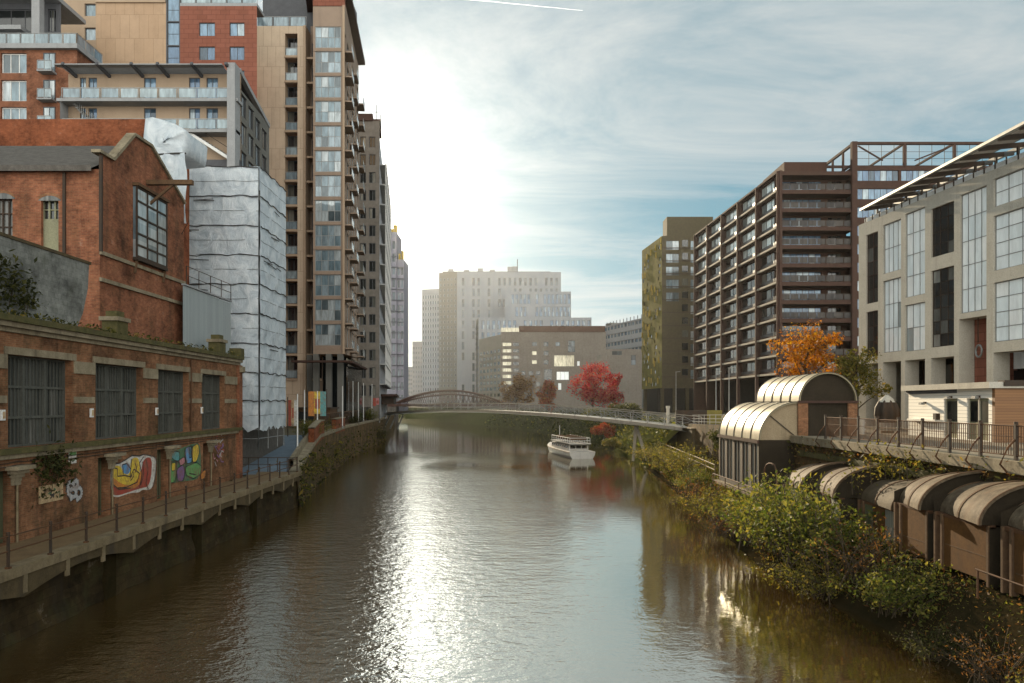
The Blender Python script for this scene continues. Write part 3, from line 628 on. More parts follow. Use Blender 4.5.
mb=MB(); mb.bar(WG.at(0,15.9,.06),WG.at(0,20.9,.06),.14,.14,M['metal_dark']); mb.build('drainpipe',ml)
for u in (WS.len-5.8,WS.len-1.9): mb=MB(); WS.box(mb,u,u+.14,15,20,.003,.1,M['metal_dark']); mb.build('drainpipe',ml)
mb=MB(); ow=.26                                             # glazed bay hung on the gable
for i,u in enumerate([o0+(o1-o0)*k/3 for k in range(4)]): WG.box(mb,u-.05,u+.05,16.3,20.3,ow-.08,ow,M['metal_dark'])
for z in (16.3,16.95,17.6,18.55,19.45,20.22): WG.box(mb,o0+.002,o1-.002,z,z+.1,ow-.07,ow+.01,M['metal_dark'])
WG.box(mb,o0-.1,o1+.1,20.33,20.5,0.003,ow+.12,M['timber']); WG.box(mb,o0-.05,o1+.05,16.12,16.29,0.003,ow+.05,M['metal_dark'])
for z in (15.75,): mb.bar(WG.at(o0+.1,16.1,ow-.1),WG.at(o0+.1,15.4,.05),.12,.12,M['timber']); mb.bar(WG.at(o1-.1,16.1,ow-.1),WG.at(o1-.1,15.4,.05),.12,.12,M['timber'])
bo=mb.build('bay_window',ml); mb=MB()
for i in range(3):
    for j in range(4): 
        ua=o0+(o1-o0)*i/3; ub=o0+(o1-o0)*(i+1)/3; za=16.3+j; mb.face([WG.at(ua,za,ow-.05),WG.at(ub,za,ow-.05),WG.at(ub,za+1,ow-.05),WG.at(ua,za+1,ow-.05)],M['g_pale'])
for j in range(4):
    mb.face([WG.at(o0,16.3+j,0),WG.at(o0,16.3+j,ow-.05),WG.at(o0,17.3+j,ow-.05),WG.at(o0,17.3+j,0)],M['g_bay']); mb.face([WG.at(o1,16.3+j,ow-.05),WG.at(o1,16.3+j,0),WG.at(o1,17.3+j,0),WG.at(o1,17.3+j,ow-.05)],M['g_bay'])
mb.build('pane',bo)
mb=MB(); mb.box(GX-.5,yp-.15,20.85,GX+2.7,yp+.15,21.12,M['timber']); mb.bar((GX,yp,19.6),(GX+1.5,yp,20.85),.12,.14,M['timber']); mb.tube([(GX+2.5,yp,20.85),(GX+2.45,yp,18.7),(GX+1.6,yp+1,18.2)],.02,M['metal_dark'],5); mb.build('hoist_beam',ml)
def arch_top(mb,W,a,b,v,rise,m,w=.02,th=.16):
    n=9; c=(a+b)/2; h=(b-a)/2
    P_=[(a-.12+(b-a+.24)*i/n, v+rise*(1-((a-.12+(b-a+.24)*i/n-c)/(h+.12))**2)) for i in range(n+1)]
    for (u0,z0),(u1,z1) in zip(P_,P_[1:]): mb.face([W.at(u0,z0,w),W.at(u1,z1,w),W.at(u1,z1+th,w),W.at(u0,z0+th,w)],m)
    for (u0,z0),(u1,z1) in zip(P_,P_[1:]): mb.face([W.at(u0,v-.05,w*.6),W.at(u1,v-.05,w*.6),W.at(u1,z1,w*.6),W.at(u0,z0,w*.6)],M['g_old'])
mb=MB(); WS.box(mb,d0,d1,15.6,17.6,-.3,-.2,M['pale_green'])
for i in range(4): x=d0+(d1-d0)*i/3; WS.box(mb,max(d0,x-.04),min(d1,x+.04),17.6,18.6,-.29,-.2,M['pale_green'])
for z in (17.6,18.1,18.56): WS.box(mb,d0+.001,d1-.001,z,z+.05,-.28,-.21,M['pale_green'])
WS.box(mb,d0+.002,d1-.002,17.65,18.6,-.3,-.285,M['g_dark']); arch_top(mb,WS,d0,d1,18.6,.22,M['brick_old']); mb.build('loading_door',ml)
mb=MB(); WS.box(mb,a0,a1,16.5,18.7,-.3,-.28,M['g_old'])
for i in range(4): x=a0+(a1-a0)*i/3; WS.box(mb,max(a0,x-.035),min(a1,x+.035),16.5,18.7,-.275,-.2,M['metal_dark'])
for z in (16.5,17.2,17.9,18.62): WS.box(mb,a0+.001,a1-.001,z,z+.06,-.27,-.21,M['metal_dark'])
arch_top(mb,WS,a0,a1,18.7,.25,M['brick_old']); WS.box(mb,a0-.1,a1+.1,16.35,16.49,.003,.12,M['stone']); mb.build('window',ml)
# sheeted scaffold head behind the gable
rt=random.Random(11); sh_=thing('roof_sheeting','crumpled white plastic sheeting on the roof beside the mill gable','sheeting',(-23,49,20)); tp=MB()
Xa,Xb=PX(144.5,49.2),PX(187,49.2); prof=[(Xa,24.4),(Xa-.05,25.6),(Xa+.05,26.9)]+[(Xa+.6+(Xb-Xa-.6)*math.sin(t*math.pi/2),26.0+1.0*math.cos(t*math.pi/2)-.25*math.sin(t*3)) for t in [k/7 for k in range(8)]]+[(Xb-.05,25.2),(Xb-.15,24.6)]
c=((Xa+Xb)/2,25.3); rows=[]
for k in range(6):
    t=k/5; rows.append([(c[0]+(x-c[0])*t+rt.uniform(-.07,.07),49.2+rt.uniform(-.08,.1)-.25*(1-t),c[1]+(z-c[1])*t+rt.uniform(-.05,.05)) for x,z in prof])
rows.append([(x,50.2,z) for x,z in prof]); rows.append([(x,52.5,z+.1) for x,z in prof]); tp.grid(rows,M['wrap'],True,True); tp.build('sheet',sh_)
tp=MB(); rows=[]
for k in range(9):
    t=k/8; rows.append([(Xa-.3+(Xb+.35-Xa)*i/9+rt.uniform(-.05,.05),48.95+rt.uniform(-.1,.1)+.12*math.sin(i*1.9+k),24.5-4.6*t) for i in range(10)])
tp.grid(rows,M['wrap']); tp.build('sheet',sh_); tp=MB(); tp.tube([(Xa-.1,49.05,24.5),(Xa+1,48.9,24.42),(Xb-.6,48.9,24.5),(Xb,49.05,24.55)],.06,M['tape'],6); tp.build('strap',sh_)
# low things between the two
mb=MB(); pr=[(14,11.28),(33.9,11.28),(34.5,12.2),(34.9,13.4),(35.0,14.55),(14,14.55)]
mb.face([(-20.0,y,z) for y,z in pr],M['grey_block']); mb.face([(-20.4,y,z) for y,z in reversed(pr)],M['grey_block'])
for (ya_,za_),(yb_,zb_) in zip(pr,pr[1:]+pr[:1]): mb.face([(-20.4,ya_,za_),(-20.4,yb_,zb_),(-20.0,yb_,zb_),(-20.0,ya_,za_)],M['concrete_dark'])
mb.box(-20.45,14,14.553,-19.95,35.1,14.68,M['concrete_dark'])
tag(mb.build('parapet_wall'),'grey blockwork wall with a raked end on the warehouse roof','wall')
mb=MB(); mb.face([(-20.9,47.0,11.3),(-20.9,55.0,11.3),(-20.9,55,15.4),(-20.9,47.0,15.5)],M['corrug']); mb.face([(-20.9,55,11.3),(-23,55.2,11.3),(-23,55.2,15.4),(-20.9,55,15.4)],M['corrug']); mb.box(-21,47,15.5,-20.8,55,15.6,M['grey_clad'])
sc_=mb.build('screen_panel'); tag(sc_,'grey corrugated screen with a thin rail, between mill and sheeted scaffold','screen')
mb=MB()
for y in (47.5,49.4,51.3,53.2,55): mb.tube([(-20.9,y,15.6),(-20.9,y,16.8)],.03,M['metal_dark'],5)
for z in (16.2,16.8): mb.tube([(-20.9,47.5,z),(-20.9,55,z)],.025,M['metal_dark'],5)
mb.build('rail',sc_)
for i,(y,lab) in enumerate(((36.4,'stumpy mossy stone block on the cornice beside the grey blockwork wall'),(49.0,'weathered stone urn block on the cornice below the corrugated screen'))):
    mb=MB(); mb.box(-19.9,y-.5,11.33,-19.15,y+.5,12.0,M['moss_stone']); mb.box(-20,y-.6,12.003,-19.05,y+.6,12.2,M['stone']); mb.box(-19.8,y-.35,12.203,-19.25,y+.35,12.5,M['moss_stone']); tag(mb.build('finial_block'),lab,'stone block')
# tall orange wall behind the mill
mb=MB(); x1=PX(147,49.5); mb.prism([(-48,49.5),(x1,49.5),(x1,56),(-48,56)],5,PZ(119,49.5),M['brick_orange']); 
for px in (26,40): mb.box(PX(px-8,49.4),49.43,PZ(151,49.5),PX(px+2,49.4),49.497,PZ(150,49.5),M['stone'])
tag(mb.build('rear_brick_block'),'plain orange-red wall rising behind the mill roof','building')

# ------------------------------------------------------------------- walkway, railing
mb=MB(); xe=lambda y:-16.07-.0125*(y-23.2)
yy=[10+i*2.4 for i in range(21)]; yy=[y for y in yy if y<57.9]+[57.9]
for a,b in zip(yy,yy[1:]):
    mb.face([(-19.25,a,2.63),(xe(a),a,2.63),(xe(b),b,2.63),(-19.9,b,2.63)],M['paving'])
structure('walkway',mb)
wl=thing('walkway_edge','stained concrete river edge carrying the left walkway on dark piers','quay edge',(-16.5,34,0)); mb=MB()
for k,(a,b) in enumerate(zip(yy,yy[1:])):
    x=xe(a); mb.box(x-.5,a+.02,2.36,x+.06,b-.02,2.69,M['concrete'])
    n=6
    for i in range(n):                                      # spandrel under the slab: a shallow arch between ribs
        t0,t1=i/n,(i+1)/n; ya_,yb_=a+.02+(b-a-.04)*t0,a+.02+(b-a-.04)*t1
        zb=lambda t:1.62+.42*math.sin(math.pi*((k%3+t)/3.))
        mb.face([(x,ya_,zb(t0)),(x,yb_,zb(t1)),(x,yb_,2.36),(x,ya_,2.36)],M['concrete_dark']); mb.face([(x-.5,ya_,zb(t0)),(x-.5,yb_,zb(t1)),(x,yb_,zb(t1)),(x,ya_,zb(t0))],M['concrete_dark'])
    mb.box(x-.03,a-.1,1.75,x+.05,a+.1,2.355,M['concrete'])
mb.build('slab_edge',wl); mb=MB(); rq=random.Random(8); rows=[]
for i in range(49):
    y=10+i; rows.append([(-17.0+rq.uniform(-.1,.15)+t*.3+.2,y+rq.uniform(-.2,.2),z) for t,z in ((1.,-.8),(.7,.05),(.35,.6),(.1,1.2),(0,2.4))])
mb.grid(rows,M['shade_dark_wall']); mb.build('river_wall',wl)
for y in (13,22,30.5,39,47.5): mb=MB(); mb.box(-17.3,y-.35,-.8,-16.5,y+.35,1.8,M['soil']); mb.build('pier',wl)  # dark soil colour stands in for shade under the slab
rl=thing('walkway_railing','rusty thin railing with slim posts along the left walkway edge','railing',(-16.2,36,2.65))
ys_=[12.6+i*2.22 for i in range(21)]
for y in ys_:
    mb=MB(); x=xe(y)-.06; mb.box(x-.035,y-.035,2.69,x+.035,y+.035,3.78,M['metal_dark']); mb.box(x-.07,y-.07,2.69,x+.07,y+.07,2.75,M['metal_rusty']); mb.tube([(x,y,3.77),(x,y,3.86)],.055,M['metal_dark'],6); mb.build('post',rl)
for z in (3.24,3.72): mb=MB(); mb.tube([(xe(y)-.06,y,z+.012*math.sin(y*1.7)) for y in ys_],.024,M['metal_rusty'],6); mb.build('rail',rl)
# ------------------------------------------------------------------- sheeted scaffold
rw_=random.Random(21)
sf=thing('sheeted_scaffold','scaffolding wrapped in white plastic sheeting in strapped tiers, left of the river','scaffolding',(-22,60,4.6))
sx0,sx1,sy0,sy1=-27.5,-19.85,58.,64.6
lifts=[5.9,8.2,10.4,12.7,15.0,17.3,19.6,21.9,24.2,26.5]
def sheet(W,u0,u1,z0,z1,rag=0):
    mb=MB(); rows=[]; n=max(6,int((u1-u0)/.4)); ph=rw_.uniform(0,9)
    for j in range(9):
        t=j/8; r=[]
        for i in range(n+1):
            u=u0+(u1-u0)*i/n
            b=.02*math.sin(math.pi*t)*(.7+.8*math.sin(u*1.1+ph))+.035*math.sin(u*4.1+ph*2+t*5)+.03*math.sin(u*2.3-t*6+ph)+rw_.uniform(-.045,.045)
            if i in (0,n): b*=.3
            r.append(W.at(u,z0+(z1-z0)*t+(rag*rw_.uniform(-.25,.25) if j==0 else 0)+.06*math.sin(u*2+ph)*(t<.05),.1+b))
        rows.append(r)
    mb.grid(rows,M['wrap']); return mb
WA=Wall((sx0,sy0),(sx1,sy0)); WB=Wall((sx1,sy0),(sx1,sy1))
for W in (WA,WB):
    for k,(a,b) in enumerate(zip(lifts,lifts[1:])):
        u1=W.len; u0=0 if W is WB or k>1 else 2.6
        sheet(W,u0,u1,a,b,1 if k==0 else 0).build('sheet',sf)
        mb=MB(); P_=[]; n=16
        for i in range(n+1): u=u0+(u1-u0)*i/n; P_.append(W.at(u,b-.02+rw_.uniform(-.05,.04)-.05*math.sin(i*1.3),.14+rw_.uniform(0,.05)))
        mb.tube(P_,.04,M['tape'],5); mb.build('strap',sf)
        mb=MB(); mb.tube([W.at(u0+(u1-u0)*i/8,(a+b)/2+rw_.uniform(-.04,.04),.12+rw_.uniform(0,.05)) for i in range(9)],.014,M['tape'],4); mb.build('cord',sf)
mb=MB(); mb.face([(sx0,sy0-.1,26.5),(sx1+.1,sy0-.1,26.5),(sx1+.1,sy1,26.5),(sx0,sy1,26.7)],M['wrap']); mb.build('sheet',sf)
for W in (WA,WB):
    for i in range(5 if W is WA else 4):
        u=(.3+i*(W.len-.6)/(4 if W is WA else 3)); pass
    for k in range(7): u=rw_.uniform(.5,W.len-2.5); z=rw_.choice(lifts[2:-1])-.35; mb=MB(); mb.bar(W.at(u,z,.2),W.at(u+rw_.uniform(1.,2.4),z+rw_.uniform(-.15,.15),.22),.03,.06,M['tape']); mb.build('cord',sf)
mb=MB()
for x in (sx1-.05,sx1-2.1,sx1-4.2,sx1-6.3):
    mb.tube([(x,sy0+.05,4.3),(x,sy0+.05,26.4)],.04,M['metal_grey'],5)
for y in (sy0+.05,sy0+2.4,sy0+4.8,sy1-.05): mb.tube([(sx1-.05,y,4.3),(sx1-.05,y,26.4)],.04,M['metal_grey'],5)
for z in (5.2,5.9): mb.tube([(sx0,sy0+.05,z),(sx1,sy0+.05,z)],.03,M['metal_grey'],5); mb.tube([(sx1-.05,sy0,z),(sx1-.05,sy1,z)],.03,M['metal_grey'],5)
mb.build('scaffold_tubes',sf)
mb=MB(); mb.prism([(sx0,sy0+2.2),(sx1-2.,sy0+2.2),(sx1-2.,sy1+6),(sx0,sy1+6)],2.0,25.6,M['slate']); tag(mb.build('wrapped_building'),'brick building hidden inside the white sheeted scaffold','building')

# ------------------------------------------------------------------- grey terraced apartment block
def fl(z0,h,n,a,b): return [(z0+h*i+a,z0+h*i+b) for i in range(n)]
Yt=80; tx0,tx1=PX(60,Yt),PX(236,Yt); 
tb=thing('terraced_block','grey apartment block with glass-railed roof terraces and a slatted side frame, above the mill','apartment block',(-38,86,4.6)); wn=Wins(tb); mb=MB()
W=Wall((tx0,Yt),(tx1,Yt)); zt=PZ(66,Yt)                     # outer plane of the terraces
dep=1.5; WI=Wall((tx0,Yt+dep),(tx1,Yt+dep))
fls=[PZ(98,Yt),PZ(129,Yt),PZ(151,Yt)-0.6]                      # terrace floors
U2=lambda px:WI.u_of(px)
ops=[]
for k,z in enumerate(fls[:2]):
    for a,b in ((82,88),(90.5,99),(146,158),(191,202),(208.5,220)):
        ua,ub=U2(a-2),U2(b-2); ops.append((ua,ub,z+.15,z+2.85)); wn.add(WI,ua,ub,z+.15,z+2.85,.1,2,1,M['grey_dark'],M['g_blue'],.08)
z=fls[2]-1.4
for i in range(3):
    ua=WI.u_of(189+i*11); ub=WI.u_of(198+i*11); ops.append((ua,ub,z-1.4,z+.7)); wn.add(WI,ua,ub,z-1.4,z+.7,.1,1,1,M['grey_clad'],M['g_bay'],.08)
wall_mesh(mb,WI,0,WI.len,4,zt-.2,ops,M['tan2'],.18)
mb.face([(tx0,Yt,4),(tx0,Yt,zt-3.2),(tx0,Yt+dep,zt-3.2),(tx0,Yt+dep,4)],M['grey_clad']); mb.build('wall',tb)
for k,z in enumerate(fls[:2]):
    mb=MB(); x0=tx0-.4 if k==0 else PX(187,Yt); mb.box(tx0-.4 if k==0 else tx0,Yt-.0,z-.32,tx1+.2 if k==0 else tx1,Yt+dep-.003,z,M['grey_clad']); mb.build('terrace_slab',tb)
    a=MB(); g=MB(); rail_glass(a,g,(tx0+.1,Yt+.12),(tx1-.1,Yt+.12),z,1.15,M['metal_grey'],M['g_balu'],1.9); ao=a.build('balustrade',tb); g.build('pane',ao)
mb=MB(); z=fls[2]; mb.box(PX(188,Yt),Yt+1,z-1.1,tx1,Yt+dep-.003,z,M['grey_dark']); mb.build('terrace_slab',tb)
mb=MB()
for i in range(15):                                         # stairs climbing between the terraces
    for sx,dirn in ((PX(188,Yt),1),): x=sx+i*.33; zz_=fls[1]-.2-i*.21; mb.box(x,Yt+.5,zz_-.06,x+.36,Yt+1.5,zz_,M['metal_grey'])
mb.bar((PX(188,Yt),Yt+.45,fls[1]-.3),(PX(188,Yt)+5,Yt+.45,fls[1]-3.5),.08,.3,M['white_metal']); mb.bar((PX(188,Yt),Yt+.45,fls[1]+.8),(PX(188,Yt)+5,Yt+.45,fls[1]-2.4),.05,.06,M['metal_dark']); mb.build('stair',tb)
mb=MB(); n=14                                               # curved stair at the left end
for i in range(n):
    t=i/n; x=PX(70,Yt)+3.2*t; zz_=fls[0]-.4-2.9*t**.8; mb.box(x,Yt+.6,zz_-.06,x+.3,Yt+1.6,zz_,M['metal_grey']); mb.bar((x,Yt+.55,zz_),(x,Yt+.55,zz_+.95),.03,.03,M['metal_grey'])
mb.build('stair',tb)
mb=MB(); mb.box(tx0-.3,Yt-.6,zt-.12,tx1-1.3,Yt+.1,zt,M['grey_clad'])
for i in range(34): y=Yt-.4+i*.11; mb.box(tx0+.1,y,zt-.1,tx1-1.4,y+.05,zt-.03,M['grey_clad'])
for px in (66,100,134,160,194,228): x=PX(px,Yt); mb.bar((x,Yt-.7,zt-.02),(x+.25,Yt+dep,zt-.5),.28,.3,M['grey_dark'])
mb.build('brise_soleil',tb)
mb=MB(); x0=PX(228,Yt); Y1=92.; x1b=tx1-.25
mb.box(x0,Yt-.3,4,tx1,Yt+1.2,zt+.25,M['grey_clad'])          # end pier and slatted frame down the side
WSd=Wall((tx1,Yt),(tx1-.35,Y1)); 
mb.bar((tx1-.2,Yt+1.2,zt+.1),(tx1-.5,Y1,zt-2.),.5,.5,M['grey_clad'])
mb.build('end_frame',tb); mb=MB(); ops=[]
for i in range(4):
    for j in range(7): u=1.6+i*2.5; v=zt-4.6-j*3.15-i*.35; ops.append((u,u+2.0,v,v+2.4)); wn.add(WSd,u,u+2.,v,v+2.4,.12,3,1,M['grey_dark'],M['g_dark'],.06)
wall_mesh(mb,WSd,1.2,WSd.len,4,zt-1.9,ops,M['grey_mid'],.22); mb.build('side_wall',tb)
mb=MB(); mb.face([(tx0,Yt+dep,zt-.2),(tx1,Yt+dep,zt-.2),(tx1-.5,Y1,zt-2.2),(tx0,Y1,zt-.2)],M['grey_dark']); mb.build('roof',tb); wn.done()

# ------------------------------------------------------------------- red brick wing, far left
Yw=84.; wx0,wx1=-70,PX(77,Yw); bw=thing('brick_apartment_wing','red brick apartment wing with white-framed glazing and small balconies at the far left','apartment block',(-54,82,4.6)); wn=Wins(bw)
W=Wall((wx0,Yw),(wx1,Yw)); zt=PZ(50,Yw); rows_=[(PZ(73,Yw)-.0,PZ(53,Yw)),(PZ(101,Yw),PZ(80,Yw)),(PZ(128,Yw),PZ(107,Yw)),(PZ(155,Yw),PZ(134,Yw))]
c1=(W.u_of(-24),W.u_of(-2)); c2=(W.u_of(1),W.u_of(26.5)); c3=(W.u_of(43.5),W.u_of(55.5)); mb=MB()
grid_facade(mb,wn,W,0,W.len,5,zt,[c1,c2],rows_,M['brick_new'],M['g_bay'],M['white_metal'],3,1,.3,.12)
mb2=MB()
mb.build('wall',bw); mb=MB()
# the slim balcony column is a proud frame over the wall
for a,b in rows_:
    wn.add(W,c3[0],c3[1],a,b,-.06,2,1,M['grey_dark'],M['g_bay'],.09); mb=MB(); mb.box(W.at(c3[0]-.15,0)[0],Yw-1.,a-.2,W.at(c3[1]+.15,0)[0],Yw-.003,a-.03,M['grey_clad']); mb.build('balcony_slab',bw)
for a,b in rows_:
    r=MB(); g=MB(); rail_glass(r,g,(W.at(c3[0]-.1,0)[0],Yw-.95),(W.at(c3[1]+.1,0)[0],Yw-.95),a-.03,1.05,M['metal_grey'],M['g_balu'],.7); ro=r.build('balustrade',bw); g.build('pane',ro)
mb=MB(); mb.box(wx0,Yw-.5,zt,wx1+.3,Yw+9,zt+.55,M['grey_clad']); mb.face([(wx1,Yw,5),(wx1,Yw+9,5),(wx1,Yw+9,zt),(wx1,Yw,zt)],M['brick_new']); mb.build('roof_edge',bw)
r=MB(); g=MB(); rail_glass(r,g,(wx0,Yw-.2),(wx1+.1,Yw-.2),zt+.55,1.25,M['metal_grey'],M['g_balu'],1.5); rail_glass(r,g,(wx1+.1,Yw-.2),(wx1+.1,Yw+5),zt+.55,1.25,M['metal_grey'],M['g_balu'],1.5); ro=r.build('balustrade',bw); g.build('pane',ro)
mb=MB(); yb=Yw+5                                            # set-back penthouse with its own balconies
WP=Wall((wx0,yb),(PX(61,yb),yb)); ops=[]
for z0,z1 in ((zt+.7,zt+3.3),(zt+4.6,zt+7.3)):
    for a,b in ((2,7),(8,13),(14.2,WP.len-.6)): ops.append((a,b,z0,z1)); wn.add(WP,a,b,z0,z1,.15,3,1,M['grey_dark'],M['g_dark'],.1)
wall_mesh(mb,WP,0,WP.len,zt+.56,zt+9,ops,M['grey_dark'],.22); mb.box(wx0,yb-2.4,zt+3.7,PX(34,yb),yb-.003,zt+4.2,M['grey_clad']); mb.box(wx0,yb-3,zt+8.,PX(62,yb),yb+5,zt+8.5,M['grey_clad']); mb.box(PX(32,yb-2.4),yb-2.5,zt+.6,PX(40,yb-2.4),yb-1.6,zt+8,M['grey_clad']); mb.build('penthouse',bw)
wn.done()

# ------------------------------------------------------------------- tan and red tower behind
Yb=97; bx=[PX(p,Yb) for p in (61,96,166,180,257)]
tt=thing('tan_and_red_tower','apartment tower, tan panels on its left and red on its right, behind the terraced block','apartment tower',(-46,104,4.6)); wn=Wins(tt); mb=MB(); zt=75
W=Wall((bx[0],Yb),(bx[-1],Yb)); U3=[W.u_of(p) for p in (61,96,166,180,257)]; pit=PZ(5,Yb)-PZ(29,Yb)
def rws(pb,pt,n): return [(PZ(pb,Yb)+pit*(k),PZ(pt,Yb)+pit*k) for k in range(-9,n)]
ok=lambda r:[q for q in r if 6<q[0] and q[1]<zt-1]
grid_facade(mb,wn,W,0,U3[1],5,zt,[(W.u_of(84.5),W.u_of(96.0)-.05)],ok(rws(40,27.5,7)),M['tan2'],M['g_bay'],M['grey_dark'],1,1,.3,.1)
wall_mesh(mb,W,U3[1],U3[2],5,PZ(3,Yb),[],M['tan4'],.2)
grid_facade(mb,wn,W,U3[2],U3[3],5,zt,[(U3[2]+.15,U3[3]-.1)],ok(rws(45,22,7)),M['grey_dark'],M['g_blue'],M['grey_dark'],1,2,.2,.08)
grid_facade(mb,wn,W,U3[3],U3[4],5,PZ(6,Yb),[(W.u_of(199),W.u_of(215)),(W.u_of(229.5),W.u_of(244.5))],[q for q in ok(rws(36,22.5,7)) if q[1]<PZ(8,Yb)],M['redclad'],M['g_blue'],M['grey_dark'],2,1,.2,.1)
mb.box(bx[1]+.02,Yb-.22,PZ(3,Yb)-.0,bx[2]-.02,Yb-.003,PZ(3,Yb)+.3,M['tan2']); mb.build('wall',tt)
mb=MB(); mb.box(bx[1],Yb+3,PZ(3,Yb)-1,-39.6,Yb+14,zt-6,M['grey_dark']); mb.box(bx[3],Yb,PZ(6,Yb)+.003,bx[4],Yb+2.9,PZ(6,Yb)+.4,M['grey_clad']); mb.face([(bx[4],Yb,5),(-39.4,Yb+14,5),(-39.4,Yb+14,PZ(6,Yb)),(bx[4],Yb,PZ(6,Yb))],M['redclad']); mb.build('upper_storeys',tt)
r=MB(); g=MB(); rail_glass(r,g,(bx[3],Yb+.15),(bx[4],Yb+.15),PZ(6,Yb)+.4,1.2,M['metal_grey'],M['g_balu'],2); ro=r.build('balustrade',tt); g.build('pane',ro); wn.done()

# ------------------------------------------------------------------- T1: the tall tan riverside tower
Y1=112.; t1=thing('riverside_tower','tall tan riverside tower with a stack of recessed balconies and glazed bays','apartment tower',(-31,122,4.6)); wn=Wins(t1)
P1=PX(256,Y1); P2=PX(306,Y1); P3=PX(313,Y1-2); P4=PX(344,Y1-2); zt=PZ(-2,Y1); fh=24.8/F*Y1
W=Wall((P1,Y1),(P2,Y1)); mb=MB(); ztan=PZ(26,Y1)
lev=[PZ(56,Y1)-fh*k for k in range(0,14)]                     # balcony floors in the tan wall
ca,cb=W.u_of(285),W.u_of(297.5)
wall_mesh(mb,W,0,W.len,4,ztan,[(ca,cb,z,z+fh-.35) for z in lev if z>5],M['tan'],1.5,M['tan2'])
mb.box(W.at(W.len,0)[0]-.35,Y1-.25,4,W.at(W.len,0)[0],Y1-.003,ztan,M['tan2'])
mb.face([(P2,Y1,4),(P2,Y1+4,4),(P2,Y1+4,ztan),(P2,Y1,ztan)],M['tan2']); mb.build('wall',t1)
for z in lev:
    if z<5: continue
    wn.add(W,ca+.02,cb-.02,z+.02,z+fh-.36,1.42,2,1,M['grey_dark'],M['g_dark'],.1)
for z in lev:
    if z<5: continue
    r=MB(); g=MB(); rail_glass(r,g,(W.at(ca+.05,0)[0],Y1+.1),(W.at(cb-.05,0)[0],Y1+.1),z+.02,1.25,M['metal_grey'],M['g_balu'],1.2); r.box(W.at(ca,0)[0],Y1-.2,z-.32,W.at(cb,0)[0],Y1-.003,z+.02,M['tan2']); ro=r.build('balcony',t1); g.build('pane',ro)
mb=MB()                                                     # recess with small balconies between tan wall and bay
WR=Wall((P2,Y1+2.5),(P3+.3,Y1+2.5)); ops=[(.2,WR.len-.1,z+.1,z+fh-.6) for z in lev if z>5]
for o in ops: wn.add(WR,*o,.1,1,1,M['grey_dark'],M['g_dark'],.1)
wall_mesh(mb,WR,0,WR.len,4,zt-3,ops,M['tan3'],.2)
for z in lev:
    if z>5: mb.box(P2+.003,Y1+.3,z-.3,P3+.2,Y1+2.4,z,M['tan2'])
mb.build('recess_wall',t1)
WBy=Wall((P3,Y1-2),(P4,Y1-2)); ra=WBy.u_of(315); rbb=WBy.u_of(341); y=Y1-2
bz=[(PZ(74,y)-fh*k*y/Y1, PZ(53,y)-fh*k*y/Y1) for k in range(-1,13)]; bz=[(a,b) for a,b in bz if a>PZ(352,y)]
mb=MB(); zb=PZ(354,y); ops=[(ra,rbb,a+.2,b+.25) for a,b in bz]
for k,o in enumerate(ops): wn.add(WBy,*o,.08,4,2,M['metal_grey'],M['g_bay'],.1)
wall_mesh(mb,WBy,0,WBy.len,zb,zt-2.3,ops,M['tan3'],.15)
mb.face([(P3,Y1+3,zb),(P3,y,zb),(P3,y,zt-2.3),(P3,Y1+3,zt-2.3)],M['tan3']); mb.face([(P3,y,zb),(P3,Y1+8,zb),(P4,Y1+8,zb),(P4,y,zb)],M['tan2'])
mb.build('bay_wall',t1)
mb=MB(); WBy.box(mb,0,WBy.len+.1,zt-2.298,zt-.9,-.5,.12,M['redclad']); WBy.box(mb,WBy.len-.16,WBy.len+.14,zb,zt-2.3,.003,.3,M['tan2'])
for a,b in bz: WBy.box(mb,.05,WBy.len-.2,a-.3,a-.05,.003,.06,M['tan3'])
mb.build('bay_trim',t1)
Y2_=133.; P5=PX(358.5,Y2_); WE=Wall((P4,y),(P5,Y2_)); mb=MB(); ops=[]; n=6; pitch=WE.len/n
for i in range(n):
    for a,b in bz: 
        o=(pitch*i+.5,pitch*(i+1)-.9,a-.1,b+.1); ops.append(o); wn.add(WE,*o,.15,2,1,M['metal_grey'],M['g_bay'],.1)
wall_mesh(mb,WE,0,WE.len,zb,zt-.9,ops,M['tan3'],.22); mb.build('river_wall',t1)
for i in range(n):
    for k,(a,b) in enumerate(bz):
        if i%2==(0 if i<4 else 1) and True:
            mb=MB(); u0=pitch*i+.3; u1=pitch*(i+1)-.3; WE.box(mb,u0,u1,a-.3,a-.1,.003,1.15,M['tan3']); WE.box(mb,u0,u1,a+.95,a+1.02,1.09,1.15,M['metal_grey'])
            for u in (u0,u0+(u1-u0)/2,u1-.05): WE.box(mb,u,u+.05,a-.1,a+.95,1.1,1.15,M['metal_grey'])
            bo=mb.build('balcony',t1); g=MB(); WE.box(g,u0+.06,u1-.06,a-.05,a+.9,1.11,1.125,M['g_balu']); g.build('pane',bo)
mb=MB(); mb.face([(P1,Y1,ztan),(P2,Y1,ztan),(P2,Y1+20,ztan),(P1,Y1+20,ztan)],M['grey_dark'])
mb.box(P1,Y1+3,ztan+.003,P3,Y1+20,zt+3,M['grey_dark'])
mb.prism([(P3-1,y-.8),(P4+1.1,y-.8),(P5+1.2,Y2_),(P5-8,Y2_)],zt-.6,zt,M['rust']); mb.box(P3-.2,y+1.5,zt-.0,P4-1,y+14,zt+4,M['grey_dark']); mb.build('roof',t1)
r=MB(); g=MB(); rail_glass(r,g,(P1,Y1+.15),(P2,Y1+.15),ztan,1.5,M['metal_grey'],M['g_balu'],2.2); ro=r.build('balustrade',t1); g.build('pane',ro)
mb=MB()                                                     # glazed foot of the tower and its columns
